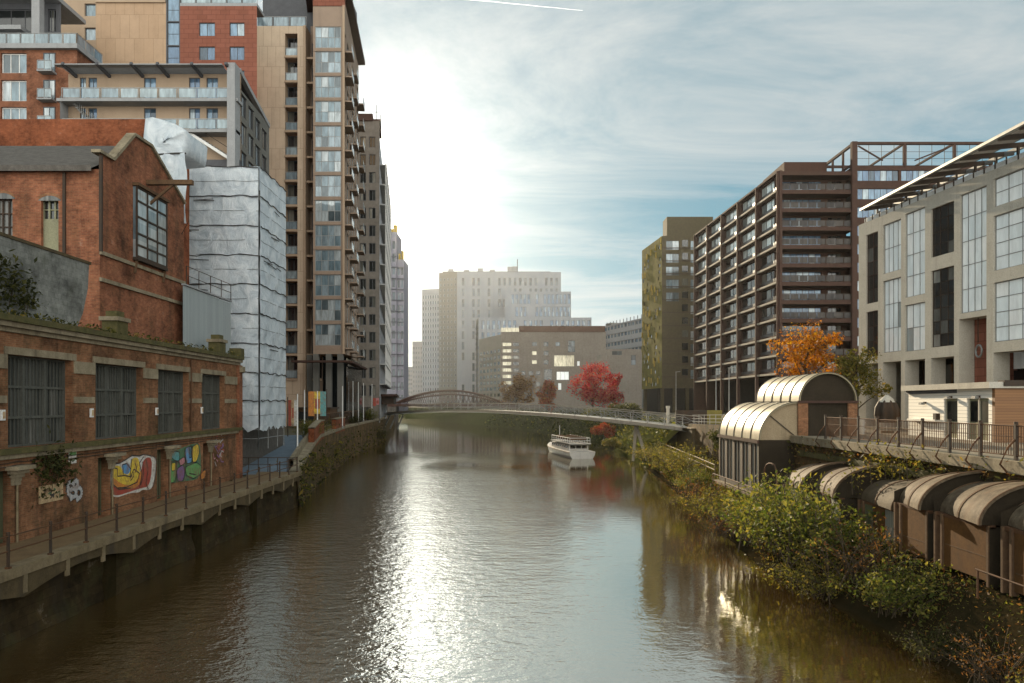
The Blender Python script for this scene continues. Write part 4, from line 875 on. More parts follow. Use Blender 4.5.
for x,yy_ in ((P2+.5,Y1+.5),(P3+.4,y+.4),(P4-.6,y+.4),((P3+P4)/2,y+.4)): mb.box(x-.4,yy_-.4,3.5,x+.4,yy_+.4,zb,M['grey_mid'])
mb.box(P2,Y1+4,3.5,P4-1.,Y1+5,zb,M['g_dark']); mb.bar((P2-1,y-1.4,zb-1.2),(P4+1,y-1.4,zb-1.2),1.5,.3,M['rust']); mb.bar((P4+.9,y-1,zb-1.2),(P5+1,Y2_,zb-1.2),1.2,.3,M['rust']); mb.box(P4-3,y+8,3.5,P4-2,Y2_,zb,M['g_dark']); mb.build('base',t1)
mb=MB(); mb.face([(P1,Y1,4),(P1,Y1,ztan),(P1,Y1+20,ztan),(P1,Y1+20,4)],M['tan']); mb.face([(P5,Y2_,4),(P1,Y2_,4),(P1,Y2_,zt),(P5,Y2_,zt)],M['tan']); mb.build('rear_wall',t1); wn.done()

# ------------------------------------------------------------------- T2: sheeted tower, T3 violet tower
Y1=150.; t2=thing('mesh_sheeted_tower','riverside tower partly covered in pale mesh sheeting, with a rust-brown roof cap','apartment tower',(-33,172,4.6)); wn=Wins(t2)
a0=PX(352,Y1); a1=PX(379.5,Y1); Ye=200.; a2=PX(387,Ye); zt=PZ(121,Y1); W=Wall((a0,Y1),(a1,Y1)); WE=Wall((a1,Y1),(a2,Ye)); mb=MB(); fh=3.6
rows_=[(6+fh*k+3.4,6+fh*k+5.6) for k in range(15)]; rows_=[r for r in rows_ if r[1]<zt-1]
cols=[(W.u_of(360),W.u_of(366)),(W.u_of(369),W.u_of(375.5))]
grid_facade(mb,wn,W,0,W.len,4,zt,cols,rows_,M['brick_brown'],M['g_dark'],M['grey_dark'],2,1,.25,.12)
cols=even(0,WE.len,9,3.6)
grid_facade(mb,wn,WE,0,WE.len,4,zt-3,cols,rows_[:-1],M['mesh_wrap'],M['g_dark'],M['metal_grey'],2,1,.3,.12)
plain_sides(mb,[(a0-14,Y1+.01),(a1,Y1+.01),(a2,Ye),(a2-14,Ye)],4,zt-3.,M['mesh_wrap'],M['grey_dark'],skip=(0,1)); mb.face([(a0-14,Y1,4),(a0,Y1,4),(a0,Y1,zt),(a0-14,Y1,zt)],M['brick_brown']); mb.build('wall',t2)
mb=MB(); mb.prism([(PX(358,Y1),Y1-.3),(PX(373,Y1),Y1-.3),(PX(373,Y1)-1.5,Y1+12),(PX(358,Y1)-1.5,Y1+12)],zt+.003,PZ(114,Y1),M['orange'] if 'orange' in M else M['rust']); mb.prism([(PX(373,Y1),Y1),(a1+.3,Y1),(a1-1.3,Y1+10),(PX(373,Y1)-1.3,Y1+10)],zt+.003,zt+.4,M['rust']); mb.build('roof',t2)
for i in range(12):
    mb=MB(); z=12+i*4.1; WE.box(mb,2,WE.len-1,z-.25,z,.003,1.2,M['metal_grey']); WE.box(mb,2,WE.len-1,z+1,z+1.06,1.1,1.2,M['white_metal']); 
    for u in [2+k*3.05 for k in range(16)]: WE.box(mb,u,u+.08,z,z+4.1-.25,1.1,1.18,M['white_metal'])
    mb.build('scaffold_lift',t2)
mb=MB()
for px in (376,380): mb.bar((PX(px,Y1),Y1+.5,zt+.4),(PX(px,Y1),Y1+.5,zt+3.5-(px-376)*.5),.15,.15,M['metal_grey'])
mb.bar((PX(373,Y1),Y1+.5,zt+2),(PX(381,Y1),Y1+.5,zt+2),.12,.12,M['metal_grey']); mb.build('roof_rail',t2)
mb=MB(); mb.prism([(a1-1,Y1+8),(a1+1.6,Y1+8),(a2+2.2,Ye+2),(a2-1,Ye+2)],PZ(404,170)+.0,9.4,M['metal_dark']); mb.prism([(a1-1,Y1+7),(a1+2.4,Y1+7),(a2+2.8,Ye+3),(a2-1,Ye+3)],9.403,9.9,M['rust']); mb.build('riverside_canopy',t2); wn.done()
Y1=300.; t3=thing('violet_sheeted_tower','slim violet-grey tower with yellow roof plant beyond the left end of the arch bridge','tower',(-48,306,4.6)); wn=Wins(t3); mb=MB()
q=[PX(p,Y1) for p in (380,396.5,403.5)]; za,zb=PZ(232,Y1),PZ(259,Y1)
W=Wall((q[0],Y1),(q[1],Y1)); rows_=[(8+k*5.2,8+k*5.2+3.4) for k in range(13)]; rows_=[r for r in rows_ if r[1]<za-1]
grid_facade(mb,wn,W,0,W.len,4,za,even(0,W.len,3,1.3),rows_,M['violet_wrap'],M['g_far'],M['grey_clad'],1,1,.3,.15)
W=Wall((q[1],Y1+1),(q[2],Y1+1)); grid_facade(mb,wn,W,0,W.len,4,zb,even(0,W.len,2,1.),[r for r in rows_ if r[1]<zb-1],M['violet_wrap'],M['g_far'],M['grey_clad'],1,1,.3,.15)
plain_sides(mb,[(q[0],Y1),(q[1],Y1),(q[1],Y1+14),(q[0],Y1+14)],4,za,M['violet_wrap'],skip=(0,)); plain_sides(mb,[(q[1],Y1+1),(q[2],Y1+1),(q[2],Y1+14),(q[1],Y1+14)],4,zb,M['violet_wrap'],skip=(0,)); mb.build('wall',t3)
for z in [10+k*4.4 for k in range(14)]:
    mb=MB(); mb.box(q[0],Y1-.35,z,q[1]+.1,Y1-.003,z+.25,M['grey_dark']); 
    if z<zb: mb.box(q[1]+.1,Y1+.65,z,q[2],Y1+.997,z+.25,M['grey_dark'])
    mb.build('band',t3)
for px,h in ((388,2.2),(392,1.4),(395,3.)): x=PX(px,Y1); mb=MB(); mb.box(x-.7,Y1+.5,za,x+.7,Y1+2,za+h,M['yellow']); mb.build('roof_plant',t3)
for px,h in ((399,2.5),(402,3.6)): x=PX(px,Y1); mb=MB(); mb.box(x-.4,Y1+1.5,zb,x+.4,Y1+2.5,zb+h,M['yellow']); mb.build('roof_plant',t3)
wn.done()
# ------------------------------------------------------------------- left quay beyond the walkway
mb=MB(); ys_=[57.2]+list(range(60,206,4))+list(range(210,320,8)); rq=random.Random(4); rows=[]
for y in ys_:
    z1=zl(y)+.02; rows.append([(lq(y)+o+rq.uniform(-.06,.06),y,z) for o,z in ((.35,-.8),(.25,.2),(.12,1.2),(.05,2.2),(0,z1)) ])
mb.grid(rows,M['quay_stone']); rows=[[(lq(y)-.6,y,zl(y)+.25),(lq(y)+.1,y,zl(y)+.25),(lq(y)+.1,y,zl(y)-.08)] for y in ys_]
mb.grid(rows,M['stone'],False); tag(mb.build('quay_wall'),'old mossy stone quay wall rising from the river below the left towers','quay wall')
mb=MB(); rows=[[(-26+.0*y,y,zl(y)+.02),(lq(y)-.9,y,zl(y)+.02)] for y in (56.5,58,61,64,67,70,73,76,79)]
mb.grid(rows,M['asphalt_blue'],False); structure('ramp_road',mb)
pb=MB(); rows=[[(lq(y)-.95,y,zl(y)+.02),(lq(y)-.95,y,zl(y)+.75),(lq(y)-.6,y,zl(y)+.8),(lq(y)-.6,y,zl(y)+.26)] for y in (60,64,68,72,76,80,84,88,92,96)]
pb.grid(rows,M['stone'],False); tag(pb.build('low_wall'),'low tan stone wall curving along the top of the blue-grey ramp','wall')
rl2=thing('ramp_railing','thin dark railing across the lower side of the blue-grey ramp','railing',(-20,57,2.6))
for i in range(12): mb=MB(); x=-25+i*.75; mb.bar((x,57.6,2.6),(x,57.6,3.75),.05,.05,M['metal_dark']); mb.build('post',rl2)
mb=MB(); mb.bar((-25,57.6,3.75),(-16.8,57.6,3.75),.05,.05,M['metal_dark']); mb.bar((-25,57.6,3.2),(-16.8,57.6,3.2),.04,.04,M['metal_dark']); mb.build('rail',rl2)
poles=[(297.5,66,440,394,'pale'),(304.5,80,427,390,'pale'),(317.5,82,440,391,'pale'),(342.5,98,438,386,'white'),(353,120,419,381,'white'),(358.5,126,416,382,'white'),(363.5,132,416,383,'white'),(372,150,414,384,'white'),(379,165,412,385,'white'),(386,178,412,388,'white')]
for i,(px,Y,pb_,pt,c) in enumerate(poles):
    x=PX(px,Y); mb=MB(); z0=zl(Y)+.1
    mb.tube([(x,Y,z0),(x,Y,PZ(pt,Y))],.075,M['white_metal'],7,.05); po=MB(); po.tube([(x,Y,z0),(x,Y,z0+.35)],.14,M['metal_grey'],8)
    o=mb.build('flag_pole'); o2=po.build('base',o,base=Vector((0,0,0)))
    tag(o,['white pole by the ramp in front of the sheeted scaffold','white pole left of the coloured banner on the quay','white pole crossing the coloured banner at its near side','tall white pole on the quay wall before the riverside tower','first of the closely set white poles before the sheeted tower','second of the closely set white poles before the sheeted tower','third of the closely set white poles before the sheeted tower','white pole nearer than the last two by the footbridge','last but one white pole before the footbridge','white pole right beside the left end of the footbridge'][i],'pole','poles along the left quay')
for (pa,pb_,yt,yb,Y,cols,lab) in ((288.5,297,400,426,76,('p_red','p_cream','p_white'),'narrow banner in red, cream and white on the quay'),(308.5,326,391.5,416,84,('p_orange','p_yellow','p_teal'),'wide orange and yellow banner between white poles'),(373,379,398,406,140,('p_red','p_pink'),'small red banner by the footbridge')):
    mb=MB(); x0,x1=PX(pa,Y),PX(pb_,Y); z0,z1=PZ(yb,Y),PZ(yt,Y); n=len(cols)
    for i in range(n):
        mb.box(x0+(x1-x0)*i/n,Y-.03,z0+(.25 if i==1 else 0),x0+(x1-x0)*(i+1)/n,Y+.03,z1,M[cols[i]])
        if i==1: mb.box(x0+(x1-x0)*i/n+.1,Y-.05,z0+(z1-z0)*.3,x0+(x1-x0)*(i+1)/n-.05,Y-.031,z0+(z1-z0)*.7,M['p_red'])
    bo=mb.build('banner'); mb=MB()
    for x in (x0-.08,x1+.08): mb.bar((x,Y,zl(Y)),(x,Y,z1+.3),.08,.08,M['metal_dark'])
    mb.build('post',bo,base=Vector((0,0,0))); tag(bo,lab,'banner')
# timber hoarding and fenced yards at the foot of the towers
hd=thing('quay_hoarding','dark lattice fence panels along the quay below the towers','fence',(-26,110,4.6))
for k,(y0,y1) in enumerate(((88,97),(98,108),(109,120),(121,134),(136,150),(152,170))):
    mb=MB(); xa,xb=lq(y0)-1.5,lq(y1)-1.5; z=4.6
    for i in range(9):
        t=i/9; t2=(i+1)/9
        mb.bar((xa+(xb-xa)*t,y0+(y1-y0)*t,z+.1),(xa+(xb-xa)*t2,y0+(y1-y0)*t2,z+2),.07,.07,M['metal_dark']); mb.bar((xa+(xb-xa)*t,y0+(y1-y0)*t,z+2),(xa+(xb-xa)*t2,y0+(y1-y0)*t2,z+.1),.07,.07,M['timber'])
    mb.bar((xa,y0,z+2.05),(xb,y1,z+2.05),.12,.12,M['timber']); mb.bar((xa,y0,z+.1),(xb,y1,z+.1),.12,.3,M['timber']); mb.build('panel',hd)
for k,(px,Y,w_,h,mm,lab) in enumerate(((330,103,5,2.6,'timber','brown timber kiosk on the quay below the tall tan tower'),(350,125,4,2.8,'brown_boards','boarded brown hut on the quay behind white poles'),(366,140,4.5,2.4,'grey_dark','dark flat-roofed hut on the quay near the footbridge'))):
    x=PX(px,Y)-2.5; hu=thing('quay_hut',lab,'hut',(x,Y,4.6)); mb=MB(); W=Wall((x-w_/2,Y),(x+w_/2,Y)); 
    wall_mesh(mb,W,0,w_,4.5,4.6+h,[(w_*.12,w_*.55,5.5,4.6+h-.4)],M[mm],.12); plain_sides(mb,[(x-w_/2,Y),(x+w_/2,Y),(x+w_/2,Y+4),(x-w_/2,Y+4)],4.5,4.6+h,M[mm],skip=(0,)); mb.build('wall',hu)
    mb=MB(); mb.box(x-w_/2-.3,Y-.5,4.6+h+.003,x+w_/2+.3,Y+4.3,4.6+h+.2,M['metal_dark']); mb.build('roof',hu); mb=MB(); W.box(mb,w_*.12,w_*.55,5.5,4.6+h-.4,-.1,-.06,M['g_dark']); mb.build('window',hu)

for y0,y1,h,lab in ((71,79,1.3,'orange brick parapet along the quay top beside the ramp'),(91,103,1.15,'orange brick parapet further along the quay below the riverside tower')):
    pw=thing('brick_parapet',lab,'parapet',(lq(y0)-.2,(y0+y1)/2,4.6)); mb=MB(); n_=6; rows=[]
    for k in range(n_+1): y=y0+(y1-y0)*k/n_; z=zl(y)+.25; rows.append([(lq(y)-.5,y,z),(lq(y)-.5,y,z+h),(lq(y)+.05,y,z+h),(lq(y)+.05,y,z-.6)])
    mb.grid(rows,M['brick_orange'],False); mb.face(rows[0],M['brick_orange']); mb.face(rows[-1],M['brick_orange']); mb.build('wall',pw)
    mb=MB(); mb.grid([[(r[1][0]-.06,r[1][1],r[1][2]+.004),(r[1][0]-.06,r[1][1],r[1][2]+.12),(r[2][0]+.06,r[2][1],r[2][2]+.12),(r[2][0]+.06,r[2][1],r[2][2]+.004)] for r in rows],M['stone'],False,True); mb.build('coping',pw)
# ------------------------------------------------------------------- footbridge
fb=thing('footbridge','low arched footbridge with a pale deck edge and thin railings crossing the river','footbridge',(0,134,6))
A=Vector((-32,186,0)); B=Vector((21.3,87.5,0))
def bp(t): return A.lerp(B,t)+Vector((0,0,5.35+1.5*(1-(2*t-1)**2)-.25*t))
bd=(B-A).normalized(); bn=Vector((bd.y,-bd.x,0)); bn=bn if bn.y<0 else -bn     # towards the camera
n=40; mb=MB(); rows=[]
for i in range(n+1):
    p_=bp(i/n); a=p_+bn*1.5; b=p_-bn*1.5; rows.append([a+Vector((0,0,0)),b,b-Vector((0,0,.3)),b+bn*.8-Vector((0,0,.5)),a-bn*.8-Vector((0,0,.5)),a-Vector((0,0,.3))])
mb.grid(rows,M['metal_grey'],False,True); mb.build('deck',fb)
mb=MB(); rows=[]
for i in range(n+1):
    a=bp(i/n)+bn*1.5; rows.append([a+bn*.22+Vector((0,0,.06)),a+bn*.22-Vector((0,0,.34)),a+bn*.003-Vector((0,0,.38)),a+bn*.003+Vector((0,0,.06))])
mb.grid(rows,M['pale_edge'],False,True); mb.build('deck_edge',fb)
for sg in (1,-1):
    mb=MB(); np_=34
    for z,r_ in ((1.25,.05),(.7,.022),(.35,.022),(.95,.022)): mb.tube([bp(i/n)+bn*1.4*sg+Vector((0,0,z)) for i in range(n+1)],r_,M['pale_edge'] if z>1 else M['metal_grey'],5)
    for i in range(np_+1):
        p_=bp(i/np_)+bn*1.4*sg; mb.bar(p_,p_+bn*.12*sg+Vector((0,0,1.27)),.07,.09,M['metal_grey'])
        if i<np_ and i%2==0 or (i<np_ and i>np_*.7):
            q_=bp((i+1)/np_)+bn*1.4*sg; mb.bar(p_+Vector((0,0,.1)),q_+Vector((0,0,1.2)),.045,.045,M['metal_grey'])
            if i>np_*.7: mb.bar(p_+Vector((0,0,1.2)),q_+Vector((0,0,.1)),.045,.045,M['metal_grey'])
    mb.build('railing',fb)
for t,(tx,ty),lean in ((.905,(0,0),-.6),(.905,(0,0),2.4)):
    p_=bp(t); f_=p_+bd*lean; mb=MB(); mb.tube([p_+Vector((0,0,-.6)),(f_.x,f_.y,.4)],.24,M['pale_edge'],8,.2); mb.build('leg',fb)
for t in (.035,.075,.12): p_=bp(t); mb=MB(); mb.bar(p_+Vector((0,0,-.6)),Vector((p_.x-1.4,p_.y,1.2+.6)),.25,.3,M['metal_grey']); mb.build('strut',fb)
mb=MB(); p_=bp(.975)+bn*1.3; mb.bar(p_,p_+Vector((0,0,2.1)),.32,.32,M['limestone']); mb.bar(p_+Vector((0,0,2.1)),p_+Vector((0,0,2.4)),.42,.42,M['limestone']); mb.build('end_post',fb)
ab=MB(); ab.prism([(20.6,84.8),(31,84.8),(31,96),(20.6,93)],-.5,5.0,M['concrete_dark']); ab.box(20.5,84.7,5.003,31,96,5.12,M['concrete']); tag(ab.build('bridge_abutment'),'dark concrete abutment under the right end of the footbridge','abutment')
# arch bridge further up
ar=thing('arch_bridge','distant red-brown bow-arch truss bridge beyond the footbridge','bridge',(-24,290,6)); Ya=290.; xa,xb=PX(396,Ya),PX(503,Ya)
def apt(t,k=0): return Vector((xa+(xb-xa)*t,Ya+k,8.0+4.9*(1-(2*t-1)**2)))
for k in (0,6):
    mb=MB(); m_=26; mb.tube([apt(i/m_,k) for i in range(m_+1)],.42,M['rust'],6); mb.tube([apt(i/m_,k)-Vector((0,0,1.5*(1-abs(2*i/m_-1)**3)+.05)) for i in range(m_+1)],.25,M['rust'],6)
    mb.build('arch',ar); mb=MB()
    for i in range(m_):
        a=apt(i/m_,k); b=apt((i+1)/m_,k); lo=Vector((b.x,b.y,7.7)); la=Vector((a.x,a.y,7.7)); mb.bar(a,lo,.16,.16,M['rust']); mb.bar(la,b,.16,.16,M['rust'])
    mb.build('lattice',ar)
mb=MB(); mb.box(xa-14,Ya-.4,6.6,xb+6,Ya+6.4,7.6,M['rust']); mb.build('deck',ar); mb=MB(); mb.box(xa-4,Ya-1,-.5,xa,Ya+7,6.59,M['brick_brown']); mb.build('pier',ar); mb=MB(); mb.box(xb,Ya-1,-.5,xb+4,Ya+7,6.59,M['brick_brown']); mb.build('pier',ar)

# ------------------------------------------------------------------- river cruise boat
by,bx_=106.,10.1
bt=thing('river_boat','white river cruise boat moored beside the right bank below the footbridge','boat',(bx_,by+10,0))
hd_=Vector((-.17,1,0)).normalized(); sd_=Vector((hd_.y,-hd_.x,0))
def BP(s,a,z): q=Vector((bx_,by,0))+hd_*s+sd_*a; return (q.x,q.y,z)
Lb=21.; mb=MB(); rows=[]
for i in range(17):
    t=i/16; wd=1.9*(1-max(0,(t-.55)/.45)**2.2) +.02; sh=1.0+.55*max(0,t-.5)**1.6*2
    rows.append([BP(t*Lb,-wd,sh),BP(t*Lb,-wd*.93,.45),BP(t*Lb,-wd*.7,-.3),BP(t*Lb,wd*.7,-.3),BP(t*Lb,wd*.93,.45),BP(t*Lb,wd,sh)])
mb.grid(rows,M['boat_white']); mb.face(rows[0],M['boat_white']); mb.grid([[r[0],r[5]] for r in rows],M['boat_white'],False); mb.build('hull',bt)
mb=MB(); mb.tube([r[0] for r in [[Vector(q)+Vector((0,0,-.12)) for q in r] for r in rows]],.07,M['metal_dark'],5); mb.tube([Vector(r[5])+Vector((0,0,-.12)) for r in rows],.07,M['metal_dark'],5); mb.build('rubbing_strake',bt)
mb=MB(); rows=[]; cw=1.5
for s,wd in ((2.2,cw),(13.4,cw),(15.2,cw*.72)): rows.append([BP(s,-wd,1.0),BP(s,-wd*.95,1.8),BP(s,wd*.95,1.8),BP(s,wd,1.0)])
mb.grid(rows,M['boat_white'],False); mb.face(rows[0],M['boat_white']); mb.face(rows[-1],M['boat_white']); mb.build('cabin',bt)
for sg in (-1,1):
    for i in range(8): 
        s=2.7+i*1.35; mb=MB(); mb.face([BP(s,sg*(cw+.008),1.4),BP(s+1.1,sg*(cw+.008),1.4),BP(s+1.1,sg*(cw*.965+.012),1.66),BP(s,sg*(cw*.965+.012),1.8)],M['g_black']); mb.build('window',bt)
for i in range(3): mb=MB(); a=-1.25+i*.86; mb.face([BP(2.19,a,1.35),BP(2.19,a+.78,1.35),BP(2.19,a+.78,1.8),BP(2.19,a,1.8)],M['g_black']); mb.build('window',bt)
mb=MB(); rows=[[BP(s,-1.62,2.01),BP(s,1.62,2.01),BP(s,1.62,2.13),BP(s,-1.62,2.13)] for s in (1.2,13.6)]; mb.grid(rows,M['boat_white'],False,True); mb.face(rows[0],M['boat_white']); mb.face(rows[1],M['boat_white']); mb.build('upper_deck',bt)
mb=MB()
for sg in (-1,1):
    for z in (2.5,2.9): mb.tube([BP(s,sg*1.5,z) for s in (1.4,13.2)],.04,M['white_metal'],5)
    for i in range(9): s=1.4+i*1.475; mb.tube([BP(s,sg*1.5,2.13),BP(s,sg*1.5,2.9)],.035,M['white_metal'],5)
for z in (2.5,2.9): mb.tube([BP(1.4,-1.5,z),BP(1.4,1.5,z)],.04,M['white_metal'],5)
mb.build('deck_rail',bt)
for i in range(7):
    s=3.+i*1.35
    for sg in (-1,1): mb=MB(); a=BP(s,sg*.3,2.55); b=BP(s,sg*1.3,2.55); mb.bar(a,b,.45,.06,M['timber']); mb.bar((a[0],a[1],2.1),a,.05,.05,M['metal_dark']); mb.bar((b[0],b[1],2.1),b,.05,.05,M['metal_dark']); a2=BP(s-.22,sg*.3,2.8); b2=BP(s-.22,sg*1.3,2.8); mb.bar(a2,b2,.05,.4,M['timber']); mb.build('bench',bt)
mb=MB(); mb.tube([BP(14.2,0,2.3),BP(14.2,0,4.4)],.05,M['white_metal'],6); mb.build('mast',bt)
# =================================================================== MIDDLE DISTANCE
def simple_building(name,label,cat,W,depth,z0,z1,m,cols,rows,gm,fm,nx=1,ny=1,rec=.25,ft=.12,back=None,skip=lambda i,j:False,roof=None):
    b=thing(name,label,cat,W.at(W.len/2,z0,-depth/2)); wn=Wins(b); mb=MB()
    grid_facade(mb,wn,W,0,W.len,z0,z1,cols,rows,m,gm,fm,nx,ny,rec,ft,skip=skip)
    q=[W.at(0,0),W.at(W.len,0),W.at(W.len,0,-depth),W.at(0,0,-depth)]; plain_sides(mb,q,z0,z1,m,roof,skip=(0,)); mb.build('wall',b); return b,wn
Y=430.; zT=PZ(272,Y)
q=[PX(p,Y) for p in (438.5,457,561)]
W=Wall((q[1],Y),(q[2],Y)); n=17; cols=even(2,W.len-1,19,1.5); rh=6.2
rows=[(8+rh*k,8+rh*k+4.6) for k in range(12)]; rows=[r for r in rows if r[1]<zT-1]; rk=random.Random(2)
sk={(i,j) for i in range(19) for j in range(12) if rk.random()<.12 or i in (1,4,6)}
wt,wn=simple_building('pale_stepped_tower','pale stepped tower with vertical slot windows, tallest in the middle distance','tower',W,26,4,zT,M['white_clad'],cols,rows,M['g_far'],M['grey_mid'],1,2,.3,.2,skip=lambda i,j:(i,j) in sk)
mb=MB(); Ws=Wall((q[0],Y+3),(q[1],Y)); rows2=[(8+3.1*k,8+3.1*k+1.5) for k in range(25)]; rows2=[r for r in rows2 if r[1]<zT-1]
grid_facade(mb,wn,Ws,0,Ws.len,4,zT,even(0,Ws.len,5,.9),rows2,M['grey_mid'],M['g_far'],M['grey_clad'],1,1,.25,.12); mb.build('grey_wall',wt)
mb=MB(); z2=PZ(291,Y-6); W2=Wall((PX(422,Y+6),Y+6),(q[0],Y+3)); rows3=[(8+3.4*k,8+3.4*k+2.1) for k in range(22)]; z3=PZ(289,Y+4)
grid_facade(mb,wn,W2,0,W2.len,4,z3,even(0,W2.len,7,1.0),[r for r in rows3 if r[1]<z3-1],M['white_clad'],M['g_far'],M['grey_clad'],1,1,.25,.12); mb.face([W2.at(0,z3),W2.at(W2.len,z3),W2.at(W2.len,z3,-20),W2.at(0,z3,-20)],M['grey_mid']); mb.face([W2.at(0,4,-20),W2.at(0,4),W2.at(0,z3),W2.at(0,z3,-20)],M['white_clad']); mb.build('lower_wing',wt)
mb=MB(); mb.box(q[0]+2,Y+4,zT,q[2]-6,Y+20,zT+1.,M['grey_mid'])
for px,h in ((450,1.6),(466,1.2),(480,2.),(492,1.2),(510,3.),(514.5,3.2)): x=PX(px,Y); mb.box(x-1.5,Y+5,zT+1.003,x+1.5,Y+8,zT+1+h,M['grey_clad'])
x=PX(517.5,Y); mb.bar((x,Y+6,zT+1),(x,Y+6,zT+8.5),.5,.5,M['grey_dark']); mb.build('roof_plant',wt); wn.done()
for (pa,pb_,pt,Y,cat,lab,m,gm,nc,rh_,nm) in ((505,571,291.5,412.,'tower','pale wing stepping down right of the tall slot-windowed tower','white_clad','g_blue',11,7.,'stepped_wing'),(478.5,591.5,317.5,396.,'building','lower pale block in front of the stepped tower with a striped left end','white_clad','g_blue',16,6.4,'stepped_wing')):
    W=Wall((PX(pa,Y),Y),(PX(pb_,Y),Y)); zt=PZ(pt,Y); rows=[(zt-1.4-rh_*(k+1)+1.4,zt-1.4-rh_*k) for k in range(5)]
    sk2={(i,j) for i in range(nc) for j in range(6) if rk.random()<.18}
    b,wn=simple_building(nm,lab,cat,W,14,4,zt,M[m],even(1,W.len,nc+5,1.7),[r for r in rows if r[0]>6],M[gm],M['grey_mid'],2,2,.3,.2,skip=lambda i,j:(i,j) in sk2)
    if pa<480:
        mb=MB(); We=Wall((PX(478,Y+16)-1,Y+15.),(PX(pa,Y)-.01,Y)); 
        for k in range(16): We.box(mb,.3,We.len-.2,8+2.9*k,9.4+2.9*k,.003,.3,M['grey_dark']) if 9.4+2.9*k<zt-1 else None
        We.box(mb,0,We.len,4,zt,-.5,0,M['grey_mid']); mb.build('end_wall',b)
    wn.done()
Y=320.; zt=PZ(332,Y); W=Wall((PX(501,Y),Y),(PX(606,Y),Y)); 
bb=thing('brown_brick_block','brown brick block with a lit corner stair and a cream-lit opening, behind the red trees','building',(20,330,4.6)); wn=Wins(bb); mb=MB(); pit=6.25/F*Y
ops=[]; 
def wpx(W,p0,p1,y0,y1,gm,nx=1,ny=1,rec=.2,fm='grey_dark',ft=.1):
    u0,u1=W.u_of(p0),W.u_of(p1); yy=W.p0.y; o=(u0,u1,PZ(y1,yy),PZ(y0,yy)); ops.append(o); wn.add(W,*o,rec,nx,ny,M[fm],M[gm],ft)
for k in range(8): wpx(W,502.5,511.5,342.5+k*6.4,346.2+k*6.4,'g_cream',2,1); wpx(W,513,519,342.5+k*6.4,346.2+k*6.4,'g_dark',1,1)
for k in range(3): wpx(W,532,537,342+k*9,346+k*9,'g_cream' if k else 'g_far',1,1); wpx(W,543.5,548.5,342+k*9,346.5+k*9,'g_dark',1,1)
wpx(W,555.5,560,342,346,'g_far'); wpx(W,568,575,340.5,352,'g_far',2,2)
[wpx(W,521+k*7.5,525.5+k*7.5,y_,y_+4,'g_dark') for y_ in (371,382,392) for k in range(3)]; wpx(W,554,574.5,355,366.5,'g_cream',5,1,.5); wpx(W,556.5,569,371.5,380,'g_painted_sky',3,1); wpx(W,544,552,369,382,'g_dark',1,2); wpx(W,558,561.5,383,390,'g_painted_sky'); wpx(W,597,601.5,355,363,'g_dark'); wpx(W,598,602,369,376,'g_dark'); wpx(W,577,580,361,366,'g_painted_sky')
wall_mesh(mb,W,0,W.len,4,zt,ops,M['brick_brown'],.5); 
q=[W.at(0,0),W.at(W.len,0),W.at(W.len,0,-25),W.at(0,0,-25)]; plain_sides(mb,q,4,zt,M['brick_brown'],M['grey_dark'],skip=(0,3)); mb.build('wall',bb)
We=Wall((PX(479,Y+26),Y+26.),(PX(501,Y),Y)); mb=MB(); ops=[]
for k in range(9):
    for i in range(6): u=.8+i*(We.len-1.)/6; o=(u,u+(We.len-1)/6-1.2,8+2.75*k,9.5+2.75*k); ops.append(o); wn.add(We,*o,.15,1,1,M['grey_dark'],M['g_dark'],.1)
wall_mesh(mb,We,0,We.len,4,zt-1,ops,M['end_beige'],.2); mb.face([We.at(0,zt-1),We.at(We.len,zt-1),(PX(501,Y)+4,Y+.1,zt-1),(PX(501,Y)+4,Y+26,zt-1)],M['grey_dark']); mb.build('end_wall',bb)
mb=MB(); mb.box(PX(519,Y),Y-.3,zt+.003,PX(605,Y),Y+20,zt+2.6,M['rust_dark']); W.box(mb,0,W.u_of(519),zt+.003,zt+1.8,-3,.3,M['g_cream']); mb.build('roof_storey',bb)
x0,x1=PX(606.2,Y),PX(642,Y); mb=MB(); W=Wall((x0,Y),(x1,Y)); ops=[]; zr_=PZ(349,Y); wpx(W,612,622,339.5 if False else 351,355,'g_far',2,1); wpx(W,631,636,355.,365,'g_far',1,2,.2,'rust'); wall_mesh(mb,W,0,W.len,4,zr_,ops,M['brick_brown'],.4); mb.face([(x0,Y,zr_),(x1,Y,zr_),(x1,Y+25,zr_),(x0,Y+25,zr_)],M['grey_dark']); mb.face([(x1,Y,4),(x1,Y+25,4),(x1,Y+25,zr_),(x1,Y,zr_)],M['brick_brown']); mb.build('lower_wall',bb); wn.done()
Y=360.; W=Wall((PX(604,Y+45),Y+45),(PX(646,Y),Y)); zt=PZ(317,Y)
b=thing('blue_grey_terrace','blue-grey banded building glimpsed left of the olive tower','building',(60,375,4.6)); wn=Wins(b); mb=MB(); rows=[(zt-2.6-4.4*k,zt-.8-4.4*k) for k in range(7)]
grid_facade(mb,wn,W,0,W.len,4,zt,even(0,W.len,12,2.9),rows,M['grey_clad'],M['g_blue'],M['grey_dark'],2,1,.3,.12); mb.face([W.at(0,zt),W.at(W.len,zt),W.at(W.len,zt,-20),W.at(0,zt,-20)],M['grey_dark']); mb.face([W.at(0,4,-20),W.at(0,4),W.at(0,zt),W.at(0,zt,-20)],M['grey_clad']); mb.build('wall',b)
mb=MB()
for k in range(7): W.box(mb,0,W.len,zt-.7-4.4*k,zt-.4-4.4*k,.003,.5,M['white_clad'])
for i in range(12): u=2+i*3.9; W.box(mb,u,u+.25,zt,zt+2,-1,-.7,M['grey_dark'])
W.box(mb,0,7,zt+.003,zt+1.5,-6,-1,M['grey_mid']); mb.build('bands',b); wn.done()
